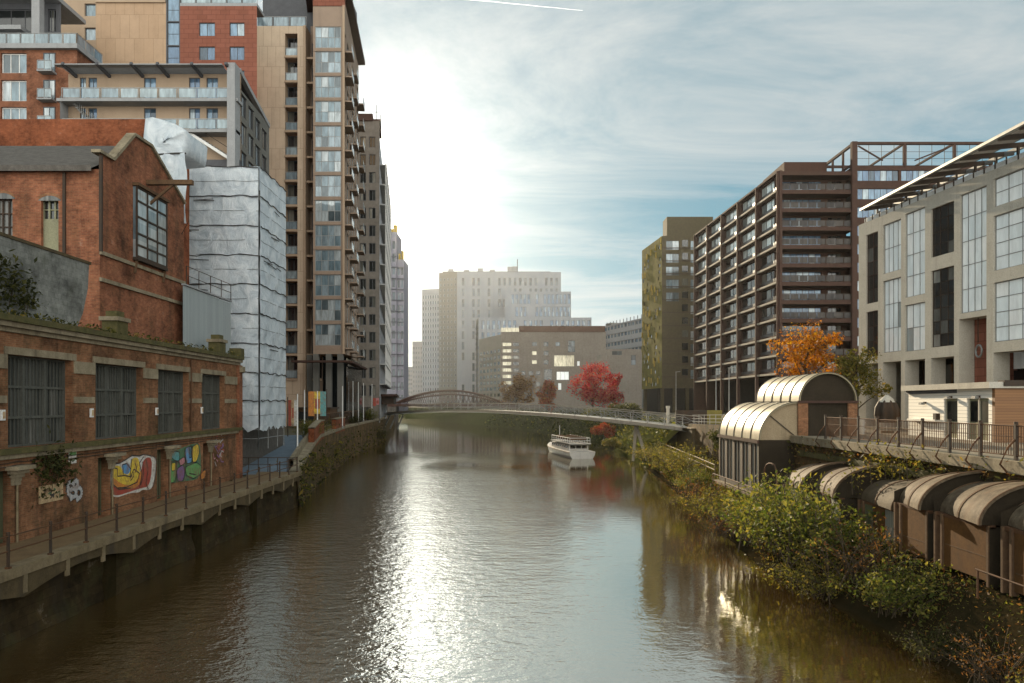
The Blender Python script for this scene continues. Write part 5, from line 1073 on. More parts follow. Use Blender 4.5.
for (pa,pb_,pt,Y,lab) in ((412.5,422.5,341.5,620.,'hazy grey tower block far away behind the arch bridge'),(407.5,414,367,700.,'small hazy grey block furthest left of the distant towers')):
    W=Wall((PX(pa,Y),Y),(PX(pb_,Y),Y)); zt=PZ(pt,Y); b,wn=simple_building('distant_tower',lab,'tower',W,14,4.5,zt,M['far_grey'],even(0,W.len,4,1.2),[(9+4*k,11+4*k) for k in range(13) if 11+4*k<zt-2],M['g_far'],M['grey_mid'],1,1,.2,.1); wn.done()
# =================================================================== RIGHT BANK
# olive tower
Y=188.; x0,x1=PX(662,Y),PX(712,Y); zt=PZ(236,Y); Y2=206.; xw=PX(642,Y2)
ot=thing('olive_tower','olive and brown tower with flickering small windows, left of the brown terraced office block','tower',(45,196,5.6)); wn=Wins(ot); mb=MB(); zb=PZ(388,Y)
W=Wall((x0,Y),(x1,Y)); pit=12.9/F*Y; rows=[(zt-2.6-pit*k-.9,zt-1.2-pit*k) for k in range(12)]
grid_facade(mb,wn,W,0,W.len,zb,zt,[(W.u_of(666),W.u_of(679)),(W.u_of(690.5),W.u_of(696))],[r for r in rows if r[0]>zb+1],M['olive_dark'],M['g_bay'],M['grey_dark'],2,1,.15,.08,skip=lambda i,j:i==0 and j>4)
for j,r in enumerate(rows):
    pass
WL=Wall((xw,Y2),(x0,Y)); ops=[]; rk=random.Random(9)
for k in range(24):
    z=zt-1.8-k*1.6
    if z<zb+.8: break
    for i in range(5):
        if rk.random()<.5: continue
        u=.4+i*(WL.len-.4)/5+rk.uniform(0,1.2); o=(u,min(u+rk.uniform(1.,2.2),WL.len-.2),z-1.0,z); ops.append(o)
for i in range(len(ops)):
    pass
ops2=[]
for o in ops:
    if all(o[1]<=q[0] or o[0]>=q[1] or o[3]<=q[2] or o[2]>=q[3] for q in ops2): ops2.append(o); wn.add(WL,*o,.12,1,1,M['olive'],M['g_dark'],.06)
wall_mesh(mb,WL,0,WL.len,zb,zt,ops2,M['olive'],.2)
q=[(xw,Y2),(x0,Y),(x1,Y),(x1,Y2)]; plain_sides(mb,q,zb,zt,M['olive_dark'],M['grey_dark'],skip=(0,1)); mb.face([(p[0],p[1],zb) for p in q],M['metal_dark']); mb.build('wall',ot)
for k in range(13): mb=MB(); z=zt-3.-pit*k; W.box(mb,.05,W.len,z-.12,z+.06,.003,.1,M['metal_dark']); (mb.build('floor_band',ot) if z>zb else None)
for k in range(13):
    z=zt-2.9-pit*k
    if z>zb+.5: mb=MB(); W.box(mb,W.u_of(682),W.u_of(688),z+.2,z+1.9,.003,.05,M['g_dark']); mb.build('window',ot)
mb=MB(); rkk=random.Random(12)
for k in range(60):                                          # small yellow-green fins scattered on the river face
    u=rkk.uniform(.3,WL.len-.5); z=rkk.uniform(zb+.5,zt-1.5); mb=MB(); WL.box(mb,u,u+.25,z,z+1.5,.003,.3,M['yellow'] if k%3 else M['olive']); mb.build('fin',ot)
mb=MB()
for px in (663,675,688,700): x=PX(px,Y); mb.box(x-.4,Y+.5,5.4,x+.4,Y+1.3,zb,M['olive_dark'])
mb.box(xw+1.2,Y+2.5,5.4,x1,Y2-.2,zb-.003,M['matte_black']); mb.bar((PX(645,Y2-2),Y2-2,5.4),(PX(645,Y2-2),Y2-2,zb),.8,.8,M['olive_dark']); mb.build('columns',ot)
mb=MB(); mb.box(PX(667,200),200,zt+.003,PX(713,200),Y2-.5,PZ(219.5,203)-.0,M['olive_dark']); mb.box(PX(680,202),200.5,zt+4.9,PX(713,202),205,zt+6.,M['olive_dark']); mb.build('roof_storey',ot); wn.done()

# brown terraced office / apartment block
Y=120.; bz_=thing('brown_terraced_block','rust-brown framed block with long balconies and a roof pergola, right of the olive tower','office block',(56,138,6)); wn=Wins(bz_)
xc=PX(780,Y); xm=PX(853.5,Y); xr=78.; Yf=166.; xf=PX(696,Yf); zt=PZ(172,Y); zg=6.; fh=18.4/F*Y; zt2=PZ(142,Y)
WL=Wall((xf,Yf),(xc,Y)); lev=[zt-fh*(k+1) for k in range(11)]; nb=5; pw=WL.len/nb
mb=MB(); ops=[]
for i in range(nb):
    for k,z in enumerate(lev):
        o=(pw*i+.45,pw*(i+1)-.35,z+.55,z+fh-.28)
        ops.append(o)
        m_=M['g_painted_skyrow'] if k<(4 if i>2 else 3) else M['g_dark']
        wn.add(WL,o[0],o[1],o[2],o[3],.4,4,1,M['rust'],m_,.1)
wall_mesh(mb,WL,0,WL.len,lev[-1],zt,ops,M['rust_dark'],.55,M['rust']); mb.build('river_wall',bz_)
mb=MB()
for i in range(nb+1): u=pw*i; WL.box(mb,u-.22 if i else 0,u+.22 if i<nb else u,zg,zt+.1,.003,.55,M['rust'])
mb.build('columns',bz_)
for k,z in enumerate(lev+[zt]): 
    mb=MB()
    for i in range(nb): WL.box(mb,pw*i+.225,pw*(i+1)-.225,z-.05,z+.27,.003,.38,M['pale_edge'] if k<len(lev) else M['rust'])
    mb.build('floor_edge',bz_)
mb=MB()
for i in range(nb):
    for z in lev: WL.box(mb,pw*i+.5,pw*(i+1)-.4,z+.56,z+1.1,-.2,-.17,M['g_smoke'])
tag(mb.build('balustrades',bz_),kind='stuff').name='balustrade'
# south face with deep balconies
WSo=Wall((xc,Y+2.6),(xm,Y+2.6)); mb=MB(); ops=[]
for k,z in enumerate(lev): 
    for i in range(2): 
        o=(.6+i*(WSo.len-.8)*.74,(WSo.len-.8)*(.70 if i==0 else 1.),z+.35,z+fh-.75); ops.append(o); wn.add(WSo,*o,.1,7 if i==0 else 3,1,M['rust_dark'],M['g_blue'] if i==0 and k<8 else M['g_dark'],.07)
wall_mesh(mb,WSo,0,WSo.len,lev[-1],zt,ops,M['rust_dark'],.2); mb.build('balcony_wall',bz_)
WSf=Wall((xc,Y),(xm,Y))
for k,z in enumerate(lev+[zt]):
    mb=MB(); WSf.box(mb,0.003,WSf.len-.003,z-.55 if k<len(lev) else z-.5,z+.12,-2.59,0,M['rust']); so_=mb.build('balcony_slab',bz_)
    if k<len(lev):
        r=MB(); g=MB(); rail_glass(r,g,(xc+.25,Y+.12),(xm-.1,Y+.12),z+.12,1.05,M['metal_dark'],M['g_smoke'],1.4); ro=r.build('balustrade',bz_); g.build('pane',ro)
mb=MB(); mb.box(xc-.15,Y-.25,zg,xc+.3,Y+.3,zt+.2,M['rust']); mb.box(xm-.35,Y-.35,zg,xm+.5,Y+.4,zt2,M['rust']); mb.build('corner_column',bz_)
W3=Wall((xm,Y+.1),(xr,Y+.1)); mb=MB(); ops=[]; lev2=[z for z in lev]; zroof=lev[0]+fh+1.0
for k,z in enumerate([lev[0]+fh-.0]+lev2):
    a,b=z-2.6+fh*.3,z+fh*.3+fh-2.6-.95
    for i in range(3): o=(.6+i*7.2,.6+i*7.2+6.8,a+.3,b); ops.append(o); wn.add(W3,*o,.15,7,1,M['rust_dark'],M['g_blue'],.06)
wall_mesh(mb,W3,.5,W3.len,lev[-1],zroof,ops,M['rust'],.2); mb.face([(xm,Y+.5,zt-1),(xm,Y+.5,zroof),(xm,Y+12,zroof),(xm,Y+12,zt-1)],M['rust_dark']); mb.build('east_wall',bz_)
mb=MB()                                                     # open roof frame with glazed screens
zf=zroof+.003
for x in (xm+.1,xm+8.3,xm+16.4,xr-.3): mb.bar((x,Y+.1,zf),(x,Y+.1,zt2),.4,.4,M['rust'])
mb.bar((xm-.2,Y+.1,zt2-.2),(xr,Y+.1,zt2-.2),.45,.4,M['rust']); mb.bar((xm+.1,Y+.3,zt2-.2),(xm+.1,Y+12,zt2-.2),.4,.4,M['rust'])
for y in (Y+4,Y+8,Y+12): mb.bar((xm+.1,y,zf),(xm+.1,y,zt2-.4),.3,.3,M['rust'])
mb.bar((xm+.1,Y+.3,zf+.4),(xm+.1,Y+12,zf+.4),.25,.3,M['rust']); mb.bar((xm+.8,Y+.1,zt2-.6),(xm+4.8,Y+.1,zf+.9),.2,.2,M['rust']); mb.bar((xm+16,Y+.1,zt2-.6),(xm+10,Y+.1,zf+.9),.2,.2,M['rust'])
for y in (Y+12,): mb.bar((xm,y,zt2-.2),(xr,y,zt2-.2),.4,.4,M['rust'])
for x in (xm+8.3,xm+16.4): mb.bar((x,Y+.3,zt2-.2),(x,Y+12,zt2-.2),.3,.3,M['rust'])
mb.build('roof_frame',bz_); mb=MB()
for i in range(11): x=xm+.6+i*2.05; mb.bar((x,Y+.35,zf),(x,Y+.35,zt2-.4),.06,.06,M['metal_dark'])
for z in (zf+1.3,zf+2.4): mb.bar((xm+.4,Y+.35,z),(xr,Y+.35,z),.05,.05,M['metal_dark'])
mb.box(xm+2,Y+6,zf,xm+18,Y+7,zf+.9,M['pale_edge']); mb.build('roof_screen',bz_)
mb=MB(); mb.face([(xf,Yf,zt-.05),(xc,Y,zt-.05),(xm,Y,zt-.05),(xm,Yf,zt-.05)],M['grey_dark']); mb.face([(xm,Y+.2,zroof),(xr,Y+.2,zroof),(xr,Yf,zroof),(xm,Yf,zroof)],M['grey_dark']); mb.face([(xr,Y,6),(xr,Yf,6),(xr,Yf,zroof),(xr,Y,zroof)],M['rust_dark']); mb.face([(xr,Yf,6),(xf,Yf,6),(xf,Yf,zt),(xr,Yf,zt)],M['rust_dark']); mb.box(xc+4,Y+9,zt-.04,xm-.5,Y+20,PZ(162,Y+9),M['rust_dark']); mb.build('roof',bz_)
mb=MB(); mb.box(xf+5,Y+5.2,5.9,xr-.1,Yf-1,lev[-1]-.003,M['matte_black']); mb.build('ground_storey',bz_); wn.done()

# limestone office with full-height glass and louvred canopy
lx=lambda y:30.8+(65-y)*.1133
lo=thing('limestone_office','pale limestone office with tall glass bays and a louvred roof canopy, at the right edge','office building',(38,52,6)); wn=Wins(lo)
W=Wall((lx(65.6),65.6),(lx(38),38)); U=W.u_of; mb=MB(); zt=23.75; ops=[]
def bay(p0,p1,z0,z1,gm,nx,ny,fm='metal_grey',rec=.14,u1=None):
    o=(U(p0),U(p1) if u1 is None else u1,z0,z1); ops.append(o)
    if gm: wn.add(W,*o,rec,nx,ny,M[fm],M[gm],.06,False,True)
bay(866,878,16.6,22.6,'g_black',2,5,'rust'); bay(866,878,12.,15.9,'g_black',2,3,'rust'); bay(883,901,18.8,22.9,'g_painted_sky',4,2); bay(883,901,12.2,18.2,'g_painted_sky',4,3)
bay(905,925,16.4,23.1,'g_painted_sky',3,4); bay(905,925,12.1,15.8,'g_painted_sky',3,2); bay(931,954,19.,22.7,'g_black',3,4,'metal_dark'); bay(931,954,12.2,18.,'g_black',3,6,'metal_dark')
bay(960,986.5,14.4,22.9,'g_painted_sky',4,5); u5=U(993.5); bay(993.5,0,21.2,23.1,'g_painted_sky',4,2,u1=u5+4.6); bay(993.5,0,16.9,20.6,'g_painted_sky',4,4,u1=u5+4.6); bay(993.5,0,12.1,16.1,'g_painted_sky',4,4,u1=u5+4.6)
u6=u5+5.6; bay(0,0,16.9,23.,'g_painted_sky',4,6,u1=u6+4.6) if False else None
ops+=[(u6,u6+4.4,12.1,16.1),(u6,u6+4.4,16.9,23)]; wn.add(W,u6,u6+4.4,12.1,16.1,.14,4,4,M['metal_grey'],M['g_painted_sky'],.06,False,True); wn.add(W,u6,u6+4.4,16.9,23,.14,4,6,M['metal_grey'],M['g_painted_sky'],.06,False,True)
for p0,p1 in ((866,878),(883,901),(905,925),(931,954)): ops.append((U(p0),U(p1),6.0,11.4))
ops.append((U(959),U(986.5),6.0,14.0)); ops.append((u5,u5+4.6,6.,11.4)); ops.append((u6,u6+4.4,6,11.4))
wall_mesh(mb,W,0,W.len,5.9,zt,ops,M['limestone'],1.2); q=[W.at(0,0),W.at(W.len,0),W.at(W.len,0,-24),W.at(0,0,-24)]; plain_sides(mb,q,5.9,zt,M['limestone'],M['grey_mid'],skip=(0,)); mb.build('wall',lo)
mb=MB(); W.box(mb,.2,W.len-.2,6,11.6,-4.2,-4.,M['g_black']); 
for i in range(14): u=1+i*2.1; W.box(mb,u-.06,u+.06,6,11.6,-3.999,-3.85,M['metal_dark'])
mb.build('shopfront',lo)
mb=MB(); a,b=U(959)+.003,U(986.5)-.003; W.box(mb,a,a+1.25,6,13.99,-3.5,-1.21,M['redclad']); W.box(mb,a+1.26,b,10.4,13.9,-3.3,-3.2,M['g_painted_sky']); W.box(mb,a+1.26,b,6.,10.3,-3.3,-3.2,M['g_black']); mb.build('entrance',lo)
hs=MB(); c=W.at(U(971.5),PZ(351,52),-.5); n=20
ringp=[(c[0]+.05,c[1]+.34*math.cos(2*math.pi*i/n),c[2]+.42*math.sin(2*math.pi*i/n)) for i in range(n+1)]; hs.tube(ringp,.07,M['metal_grey'],6,cap=False); hs.bar((c[0],c[1],c[2]+.6),(c[0],c[1],14.0),.05,.05,M['metal_dark']); hs.build('ring_sign',lo)
mb=MB()                                                     # parapet glazing strip and canopy
W.box(mb,.1,W.len-.1,zt+.003,zt+.55,-.6,-.5,M['white_metal'])
for i in range(28): u=.3+i*1.; W.box(mb,u,u+.06,zt+.003,zt+.7,-.49,-.42,M['metal_dark'])
mb.build('parapet_rail',lo)
mb=MB(); zc=24.75
def CP(y,w): return (30.25+(65-y)*.02+w,y,zc+.0)
Y0,Y1=37.,64.2
mb.bar(CP(Y0,0),CP(Y1,0),.22,.18,M['metal_grey']); mb.bar((CP(Y0,3.9)[0],Y0,zc+.25),(CP(Y1,2.5)[0],Y1,zc+.25),.2,.25,M['metal_grey']); mb.build('canopy_beam',lo)
for i in range(15):
    y=Y0+.3+i*(Y1-Y0-.5)/14; mb=MB(); mb.bar((CP(y,.16)[0],y,zc),(lx(y)+1.9,y,zc+.35),.16,.3,M['metal_dark']); mb.bar((lx(y)+.7,y,zt),(lx(y)+.7,y,zc+.2),.14,.14,M['metal_dark']); mb.build('canopy_arm',lo)
mb=MB()
for k in range(9):
    w_=.3+k*.3; mb.bar((CP(Y0,w_)[0],Y0,zc+.19+.03*k),(CP(Y1,w_*.8)[0],Y1,zc+.19+.03*k),.15,.04,M['grey_dark'])
mb.build('louvres',lo); wn.done()

# white boarded kiosk
kx=lambda y:24.4+.03*(y-37.6)
ki=thing('boarded_kiosk','small white boarded kiosk with a brown boarded end on the promenade','kiosk',(26,41,6)); W=Wall((kx(46),46),(kx(37.4),37.4)); mb=MB(); zt=8.75
U=W.u_of; dd=[(U(944),U(957.5)),(U(967),U(988.5))]
wall_mesh(mb,W,0,W.len,5.95,zt,[(a,b,6.05,8.25) for a,b in dd],M['white_paint'],.18); mb.build('wall',ki)
mb=MB(); e=W.at(W.len,0); mb.box(e[0]+.0,37.38,5.95,e[0]+7,37.6,zt+.1,M['brown_boards']); mb.build('end_wall',ki); mb=MB(); mb.box(e[0]+.1,37.7,zt-.2,e[0]+6.9,46,zt,M['grey_dark']); mb.box(e[0]+.3,45.8,5.95,e[0]+6.9,46,zt-.21,M['white_paint']); 
W.box(mb,-.25,W.len+.12,zt+.003,zt+.32,-6.5,.35,M['limestone']); mb.box(e[0]+.36 ,37.2,zt+.103,e[0]+7.2,37.7,zt+.4,M['metal_dark']); mb.build('roof',ki)
for k,(a,b) in enumerate(dd):
    mb=MB(); W.box(mb,a,b,6.05,8.25,-.18,-.12,M['pale_green']); n=1 if k==0 else 2
    for i in range(n+1): x=a+(b-a)*i/n; W.box(mb,max(a,x-.05),min(b,x+.05),6.05,8.25,-.119,-.06,M['limestone'])
    for i in range(n): x=a+(b-a)*i/n; W.box(mb,x+.15,a+(b-a)*(i+1)/n-.15,7.,8.1,-.118,-.1,M['g_dark'])
    mb.build('door',ki)
for px in (926,952,980):
    u=U(px); mb=MB(); p_=W.at(u,8.32 if px>930 else 8.0); W.box(mb,u-.05,u+.05,p_[2]-.05,p_[2]+.07,.003,.16,M['metal_dark']); W.box(mb,u-.16,u+.16,p_[2]-.1,p_[2]+.04,.161,.36,M['metal_grey']); mb.build('wall_lamp',ki)
mb=MB(); u=U(941); W.box(mb,.5,u,6.95,7.05,.003,.35,M['white_paint']); W.box(mb,u-.2,u+.1,7.051,7.4,.1,.35,M['metal_dark']); mb.build('shelf',ki)

# retaining wall and promenade fence
mb=MB(); rq=random.Random(6); rows=[]
for y in range(-6,55,1):
    rows.append([(17.2+rq.uniform(-.05,.05)+o,y if y<54 else 54.,z) for o,z in ((-.12,2.0),(-.08,3.2),(-.02,4.4),(0,5.6))])
mb.grid(rows,M['quay_stone']); mb.box(16.9,-6,5.603,17.6,54,6.03,M['stone']); mb.box(17.0,-6,4.9,17.2,44,5.2,M['moss_stone']); tag(mb.build('retaining_wall'),'rough stone retaining wall with coping under the promenade fence','wall')
mb=MB(); rows=[]
for y in list(range(54,92,2)): rows.append([(21+rq.uniform(-.05,.05),y,z) for z in (1.8,3.2,4.6,zr(y)+.1)])
mb.grid(rows,M['quay_stone']); mb.face([(17.2,54,1.8),(21,54,1.8),(21,54,6),(17.2,54,6)],M['quay_stone']); tag(mb.build('retaining_wall'),'dark stone wall set back behind the hedge near the bridge','wall')
fe=thing('promenade_fence','metal bar fence with stout posts and raking struts along the right promenade','fence',(17.2,27,6.03))
fy=[8.+1.92*k for k in range(18)]; fxx=17.22
for y in fy:
    mb=MB(); mb.box(fxx-.05,y-.05,6.03,fxx+.05,y+.05,7.3,M['metal_dark']); mb.tube([(fxx,y,7.3),(fxx,y,7.36)],.07,M['metal_dark'],7); mb.build('post',fe)
    mb=MB(); mb.tube([(fxx-.04,y,6.75),(fxx-.3,y,6.45),(fxx-.55,y,5.9),(fxx-.3,y,5.62)],.035,M['metal_rusty'],6); mb.build('strut',fe)
for z,r_ in ((7.22,.028),(6.2,.022),(6.85,.014)): mb=MB(); mb.tube([(fxx,fy[0],z),(fxx,fy[-1],z)],r_,M['metal_rusty'],6); mb.build('rail',fe)
mb=MB(); y=fy[0]+.13
while y<fy[-1]: mb.bar((fxx,y,6.18),(fxx,y,7.2),.022,.022,M['metal_rusty']); y+=.128
tag(mb.build('bars',fe),kind='stuff').name='bar'
fe2=thing('bridge_approach_railing','thin railing above the hedge between the footbridge and the vaulted shelter','railing',(21,70,6))
mb=MB()
for z in (.35,.7,1.1): mb.tube([(21.2,y,zr(y)+z) for y in (54,60,66,72,78,84,87)],.03,M['metal_grey'],5)
mb.build('rail',fe2)
for i in range(15): y=54+i*2.3; mb=MB(); mb.bar((21.2,y,zr(y)),(21.2,y,zr(y)+1.15),.07,.07,M['metal_grey']); mb.build('post',fe2)
mb=MB(); mb.box(PX(676,92),92,5.4,PX(707,92),92.3,7.1,M['metal_dark']); mb.box(PX(707.3,92),92.02,5.4,PX(722,92),92.28,7.1,M['olive']); tag(mb.build('hoarding'),'black hoarding with an olive end panel behind the bridge railing','hoarding')
pf=thing('picket_fence','low white picket fence by the trees in front of the limestone office','fence',(24,50,6))
for i in range(42): mb=MB(); y=47.5+i*.22; mb.bar((22.6+i*.03,y,6.0),(22.6+i*.03,y,7.0),.09,.03,M['white_metal']); mb.build('picket',pf)
mb=MB(); mb.bar((22.62,47.4,6.75),(23.88,56.8,6.75),.05,.08,M['white_metal']); mb.bar((22.62,47.4,6.3),(23.88,56.8,6.3),.05,.08,M['white_metal']); mb.build('rail',pf)
for (px,Y,lab) in ((887,49.5,'folded black cafe parasol with a pale cap beside the kiosk'),):
    x=PX(px,Y); ps=thing('cafe_parasol',lab,'parasol',(x,Y,6)); mb=MB(); mb.tube([(x,Y,6),(x,Y,8.6)],.035,M['metal_grey'],6); mb.build('pole',ps)
    mb=MB(); rows=[]
    for z,r_ in ((6.7,.62),(7.2,.72),(7.7,.68),(8.1,.5),(8.35,.2),(8.5,.05)): rows.append([(x+r_*(1+.18*math.cos(a*8))*math.cos(a),y_+0,z) if False else (x+r_*(1+.16*math.cos(a*8))*math.cos(a),Y+r_*(1+.16*math.cos(a*8))*math.sin(a),z) for a in [2*math.pi*k/32 for k in range(32)]])
    mb.grid(rows,M['metal_dark'],True,True); mb.build('canopy',ps); mb=MB(); rows=[[(x+r_*math.cos(a),Y+r_*math.sin(a),z) for a in [2*math.pi*k/16 for k in range(16)]] for z,r_ in ((8.05,.56),(8.3,.36),(8.5,.12),(8.54,.01))]; mb.grid(rows,M['limestone'],True,True); mb.build('cap',ps); mb=MB(); mb.tube([(x,Y,6),(x,Y,6.14)],.4,M['concrete_dark'],12); mb.build('base',ps)
# lamp posts on the far promenade
for i,(px,Y,pt,lab) in enumerate(((729,104,368,'slim grey lamp post in front of the brown block near the vaulted roof'),(716,112,372,'slim grey lamp post further left in front of the brown block'),(676,140,372,'slim lamp post between the olive tower and the brown block'))):
    x=PX(px,Y); lp=thing('lamp_post',lab,'lamp post',(x,Y,5.6),'lamp posts on the right promenade'); mb=MB(); z=PZ(pt,Y); mb.tube([(x,Y,5.5),(x,Y,z)],.09,M['metal_grey'],6,.05); mb.build('post',lp); mb=MB(); mb.bar((x-.1,Y,z),(x+.8,Y,z+.1),.14,.1,M['metal_grey']); mb.build('lamp_head',lp)

# ------------------------------------------------------------------- vaulted shelters
def vault(mb,x0,x1,y0,y1,ze,zt,m,n=12,quarter=True,flare=0.,th=.07,ribs=4,mr=None):
    """curved sheet roof along y; quarter = from low eave at x0 up to a flat crest at x1; otherwise a full half barrel"""
    A_=math.pi/2 if quarter else math.pi
    def prof(k,sc_,off): 
        a=A_*k/n
        if quarter: return (x1-(x1-x0)*sc_*math.cos(a)+off*-math.cos(a), ze+(zt-ze)*sc_*math.sin(a)+off*math.sin(a))
        c=(x0+x1)/2; h=(x1-x0)/2; return (c-(h*sc_+off)*math.cos(a), ze+((zt-ze)*sc_+off)*math.sin(a))
    def row(y,off,sc_): return [(prof(k,sc_,off)[0],y,prof(k,sc_,off)[1]) for k in range(n+1)]
    s0,s1=1+flare,(.84 if flare else 1.)
    mb.grid([row(y0,0,s0),row(y1,0,s1)],m); mb.grid([row(y1,-th,s1),row(y0,-th,s0)],m); mb.grid([row(y0,-th,s0),row(y0,0,s0)],m,False); mb.grid([row(y1,0,s1),row(y1,-th,s1)],m,False)
    for i in range(ribs+1):
        y=y0+(y1-y0)*i/ribs; w_=.045; sy=s0+(s1-s0)*i/ribs; ya,yb=max(y-w_,y0+.001),min(y+w_,y1-.001)
        mb.grid([row(ya,.035,sy),row(yb,.035,sy)],mr or M['tape']); mb.grid([row(ya,-.0,sy),row(ya,.035,sy)],mr or M['tape'],False); mb.grid([row(yb,.035,sy),row(yb,0,sy)],mr or M['tape'],False)
    return row(y0+.12,-th,s0)
us=thing('riverside_shelter','lower of the two pale ribbed vaults, a lean-to shelter above the shrubs','shelter',(16.2,49,2.3))
y0,y1=45.,53.6; mb=MB(); rw0=vault(mb,15.,17.35,y0-.15,y1,5.75,8.05,M['copper_clean'],ribs=5); mb.build('vault_roof',us)
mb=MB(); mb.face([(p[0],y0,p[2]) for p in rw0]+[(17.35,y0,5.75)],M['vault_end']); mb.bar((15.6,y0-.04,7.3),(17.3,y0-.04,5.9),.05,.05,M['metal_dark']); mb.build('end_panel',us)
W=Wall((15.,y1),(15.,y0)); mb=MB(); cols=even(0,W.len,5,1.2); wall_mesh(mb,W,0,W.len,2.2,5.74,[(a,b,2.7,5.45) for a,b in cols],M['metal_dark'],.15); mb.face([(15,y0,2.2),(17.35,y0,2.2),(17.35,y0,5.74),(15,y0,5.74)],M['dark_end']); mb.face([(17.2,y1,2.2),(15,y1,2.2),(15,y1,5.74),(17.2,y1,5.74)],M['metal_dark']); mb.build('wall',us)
for a,b in cols: mb=MB(); W.box(mb,a,b,2.7,5.45,-.14,-.1,M['vert_panel']); W.box(mb,a+.55,a+.65,2.7,5.45,-.099,-.03,M['metal_dark']); mb.build('panel',us)
mb=MB(); W.box(mb,-.1,W.len+.1,5.55,5.74,.003,.12,M['rust']); W.box(mb,-.1,W.len+.1,2.2,2.45,.003,.25,M['concrete']); mb.build('trim',us)
hv=thing('high_vault_shelter','upper of the two ribbed vaults, a half barrel with a dark end, on the promenade','shelter',(19,48,6)); y0,y1=45.0,52.8
mb=MB(); rw0=vault(mb,17.4,20.9,y0-.2,y1,8.1,9.85,M['copper_clean'],n=18,quarter=False,ribs=5); mb.build('vault_roof',hv)
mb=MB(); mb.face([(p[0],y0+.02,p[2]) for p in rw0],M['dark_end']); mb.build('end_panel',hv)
mb=MB(); mb.prism([(17.5,y0+.05),(20.8,y0+.05),(20.8,y1-.1),(17.5,y1-.1)],5.9,8.08,M['dark_end']); mb.build('wall',hv); mb=MB(); mb.box(17.36,y0-.15,5.9,17.95,y0+.6,8.07,M['brick_old']); mb.build('brick_pier',hv); mb=MB(); mb.box(20.4,y0-.12,5.9,20.95,y0+.5,8.07,M['brick_old']); mb.build('brick_pier',hv); mb=MB(); mb.box(17.3,y0-.22,8.0,20.98,y0-.153,8.14,M['rust']); mb.build('trim',hv)
vl=[(37.6,41.,3.55,'vaulted_booth','furthest of the rusting vaulted booths, pale roof beside the handrail hoop','A'),(33.7,37.2,3.68,'vaulted_booth','vaulted booth with a pale patched roof and green door, second furthest along the wall','B'),(29.6,33.2,3.7,'vaulted_booth','dark vaulted booth overgrown with twigs in the middle of the row','X'),
    (26.6,29.1,4.14,'vaulted_booth','vaulted booth with a flaking reddish roof behind the green bushes','C'),(23.15,26.35,4.17,'vaulted_booth','vaulted booth with a large brown boarded front and grey rusting roof','D'),(19.5,22.75,4.25,'vaulted_booth','nearest vaulted booth, cut by the right edge, with dark brown front','E')]
for (y0,y1,ze,nm,lab,k) in vl:
    x0=15.5 if k=='X' else 15.; b=thing(nm,lab,'booth',(16,(y0+y1)/2,2.3),'vaulted booths along the retaining wall'); mb=MB()
    rw0=vault(mb,x0-.12,17.05,y0,y1,ze,{'A':4.85,'B':5.0,'X':4.75}.get(k,5.4),M['copper_dark' if k=='X' else 'copper'],n=12,flare=.12,ribs=2,mr=M['timber']); mb.build('vault_roof',b)
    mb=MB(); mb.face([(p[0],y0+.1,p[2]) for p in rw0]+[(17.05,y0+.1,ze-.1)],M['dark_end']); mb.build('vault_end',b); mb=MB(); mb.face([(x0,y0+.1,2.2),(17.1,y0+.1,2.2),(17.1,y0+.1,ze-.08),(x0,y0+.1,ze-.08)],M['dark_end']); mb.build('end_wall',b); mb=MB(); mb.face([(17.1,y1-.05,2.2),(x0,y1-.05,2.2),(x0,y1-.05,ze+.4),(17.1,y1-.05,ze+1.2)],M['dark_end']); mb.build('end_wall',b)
    W=Wall((x0,y1-.05),(x0,y0+.1)); mb=MB(); L_=W.len
    if k in 'CDE': W.box(mb,.55,L_-.16,2.35,ze-.12,-.12,-.04,M['ply']); W.box(mb,.6,L_-.2,3.1 if k=='D' else 2.9,3.13 if k=='D' else 2.93,-.039,-.03,M['timber'])
    else:
        n=3
        for i in range(n): W.box(mb,.2+i*(L_-.3)/n,.1+(i+1)*(L_-.3)/n,2.35,ze-.12,-.14,-.06,[M['vert_panel'],M['green_door'],M['ply']][(i+(0 if k=='A' else 1))%3])
    mb.build('front_panel',b); mb=MB()
    for u in (0.02,.42,L_-.12): W.box(mb,u,u+.1,2.2,ze-.03,-.2,.03,M['timber'])
    W.box(mb,.0,L_,ze-.13,ze-.02,-.2,.035 if False else -.03,M['metal_rusty']); mb.build('frame',b)
mb=MB(); mb.tube([(14.1,8,2.95),(14.1,22.5,2.95)],.03,M['metal_rusty'],6)
for y in (10,13,16,19,22.4): mb.tube([(14.1,y,2.1),(14.1,y,2.95)],.03,M['metal_rusty'],6)
tag(mb.build('handrail'),'bare rusty handrail along the terrace in front of the nearest booth','handrail')
hr=thing('terrace_handrail','rusty hooped handrail on the terrace before the furthest booth','handrail',(14.5,43,2.3)); mb=MB(); mb.tube([(14.4,53,2.95),(14.4,46,2.95),(14.4,42.2,2.9)],.04,M['metal_rusty'],6); mb.tube([(14.4,53,2.5),(14.4,42.2,2.45)],.035,M['metal_rusty'],6); mb.build('rail',hr)
mb=MB(); mb.tube([(14.4,42.2,2.2),(14.4,42.2,4.1)]+[(14.4+.0,42.2-1.1*(1-math.cos(a)),4.1+.55*math.sin(a)) for a in (.4,.8,1.2,1.57)]+[(14.4,40.6,4.6),(14.4,40.2,4.2),(14.4,40.2,2.2)],.045,M['metal_rusty'],6); mb.build('hoop',hr)
for y in (44,47,50,53): mb=MB(); mb.tube([(14.4,y,2.2),(14.4,y,2.95)],.035,M['metal_rusty'],6); mb.build('post',hr)
lr=thing('path_railing','weathered two-bar railing along the low river path under the bridge','railing',(15.9,75,2.2)); 
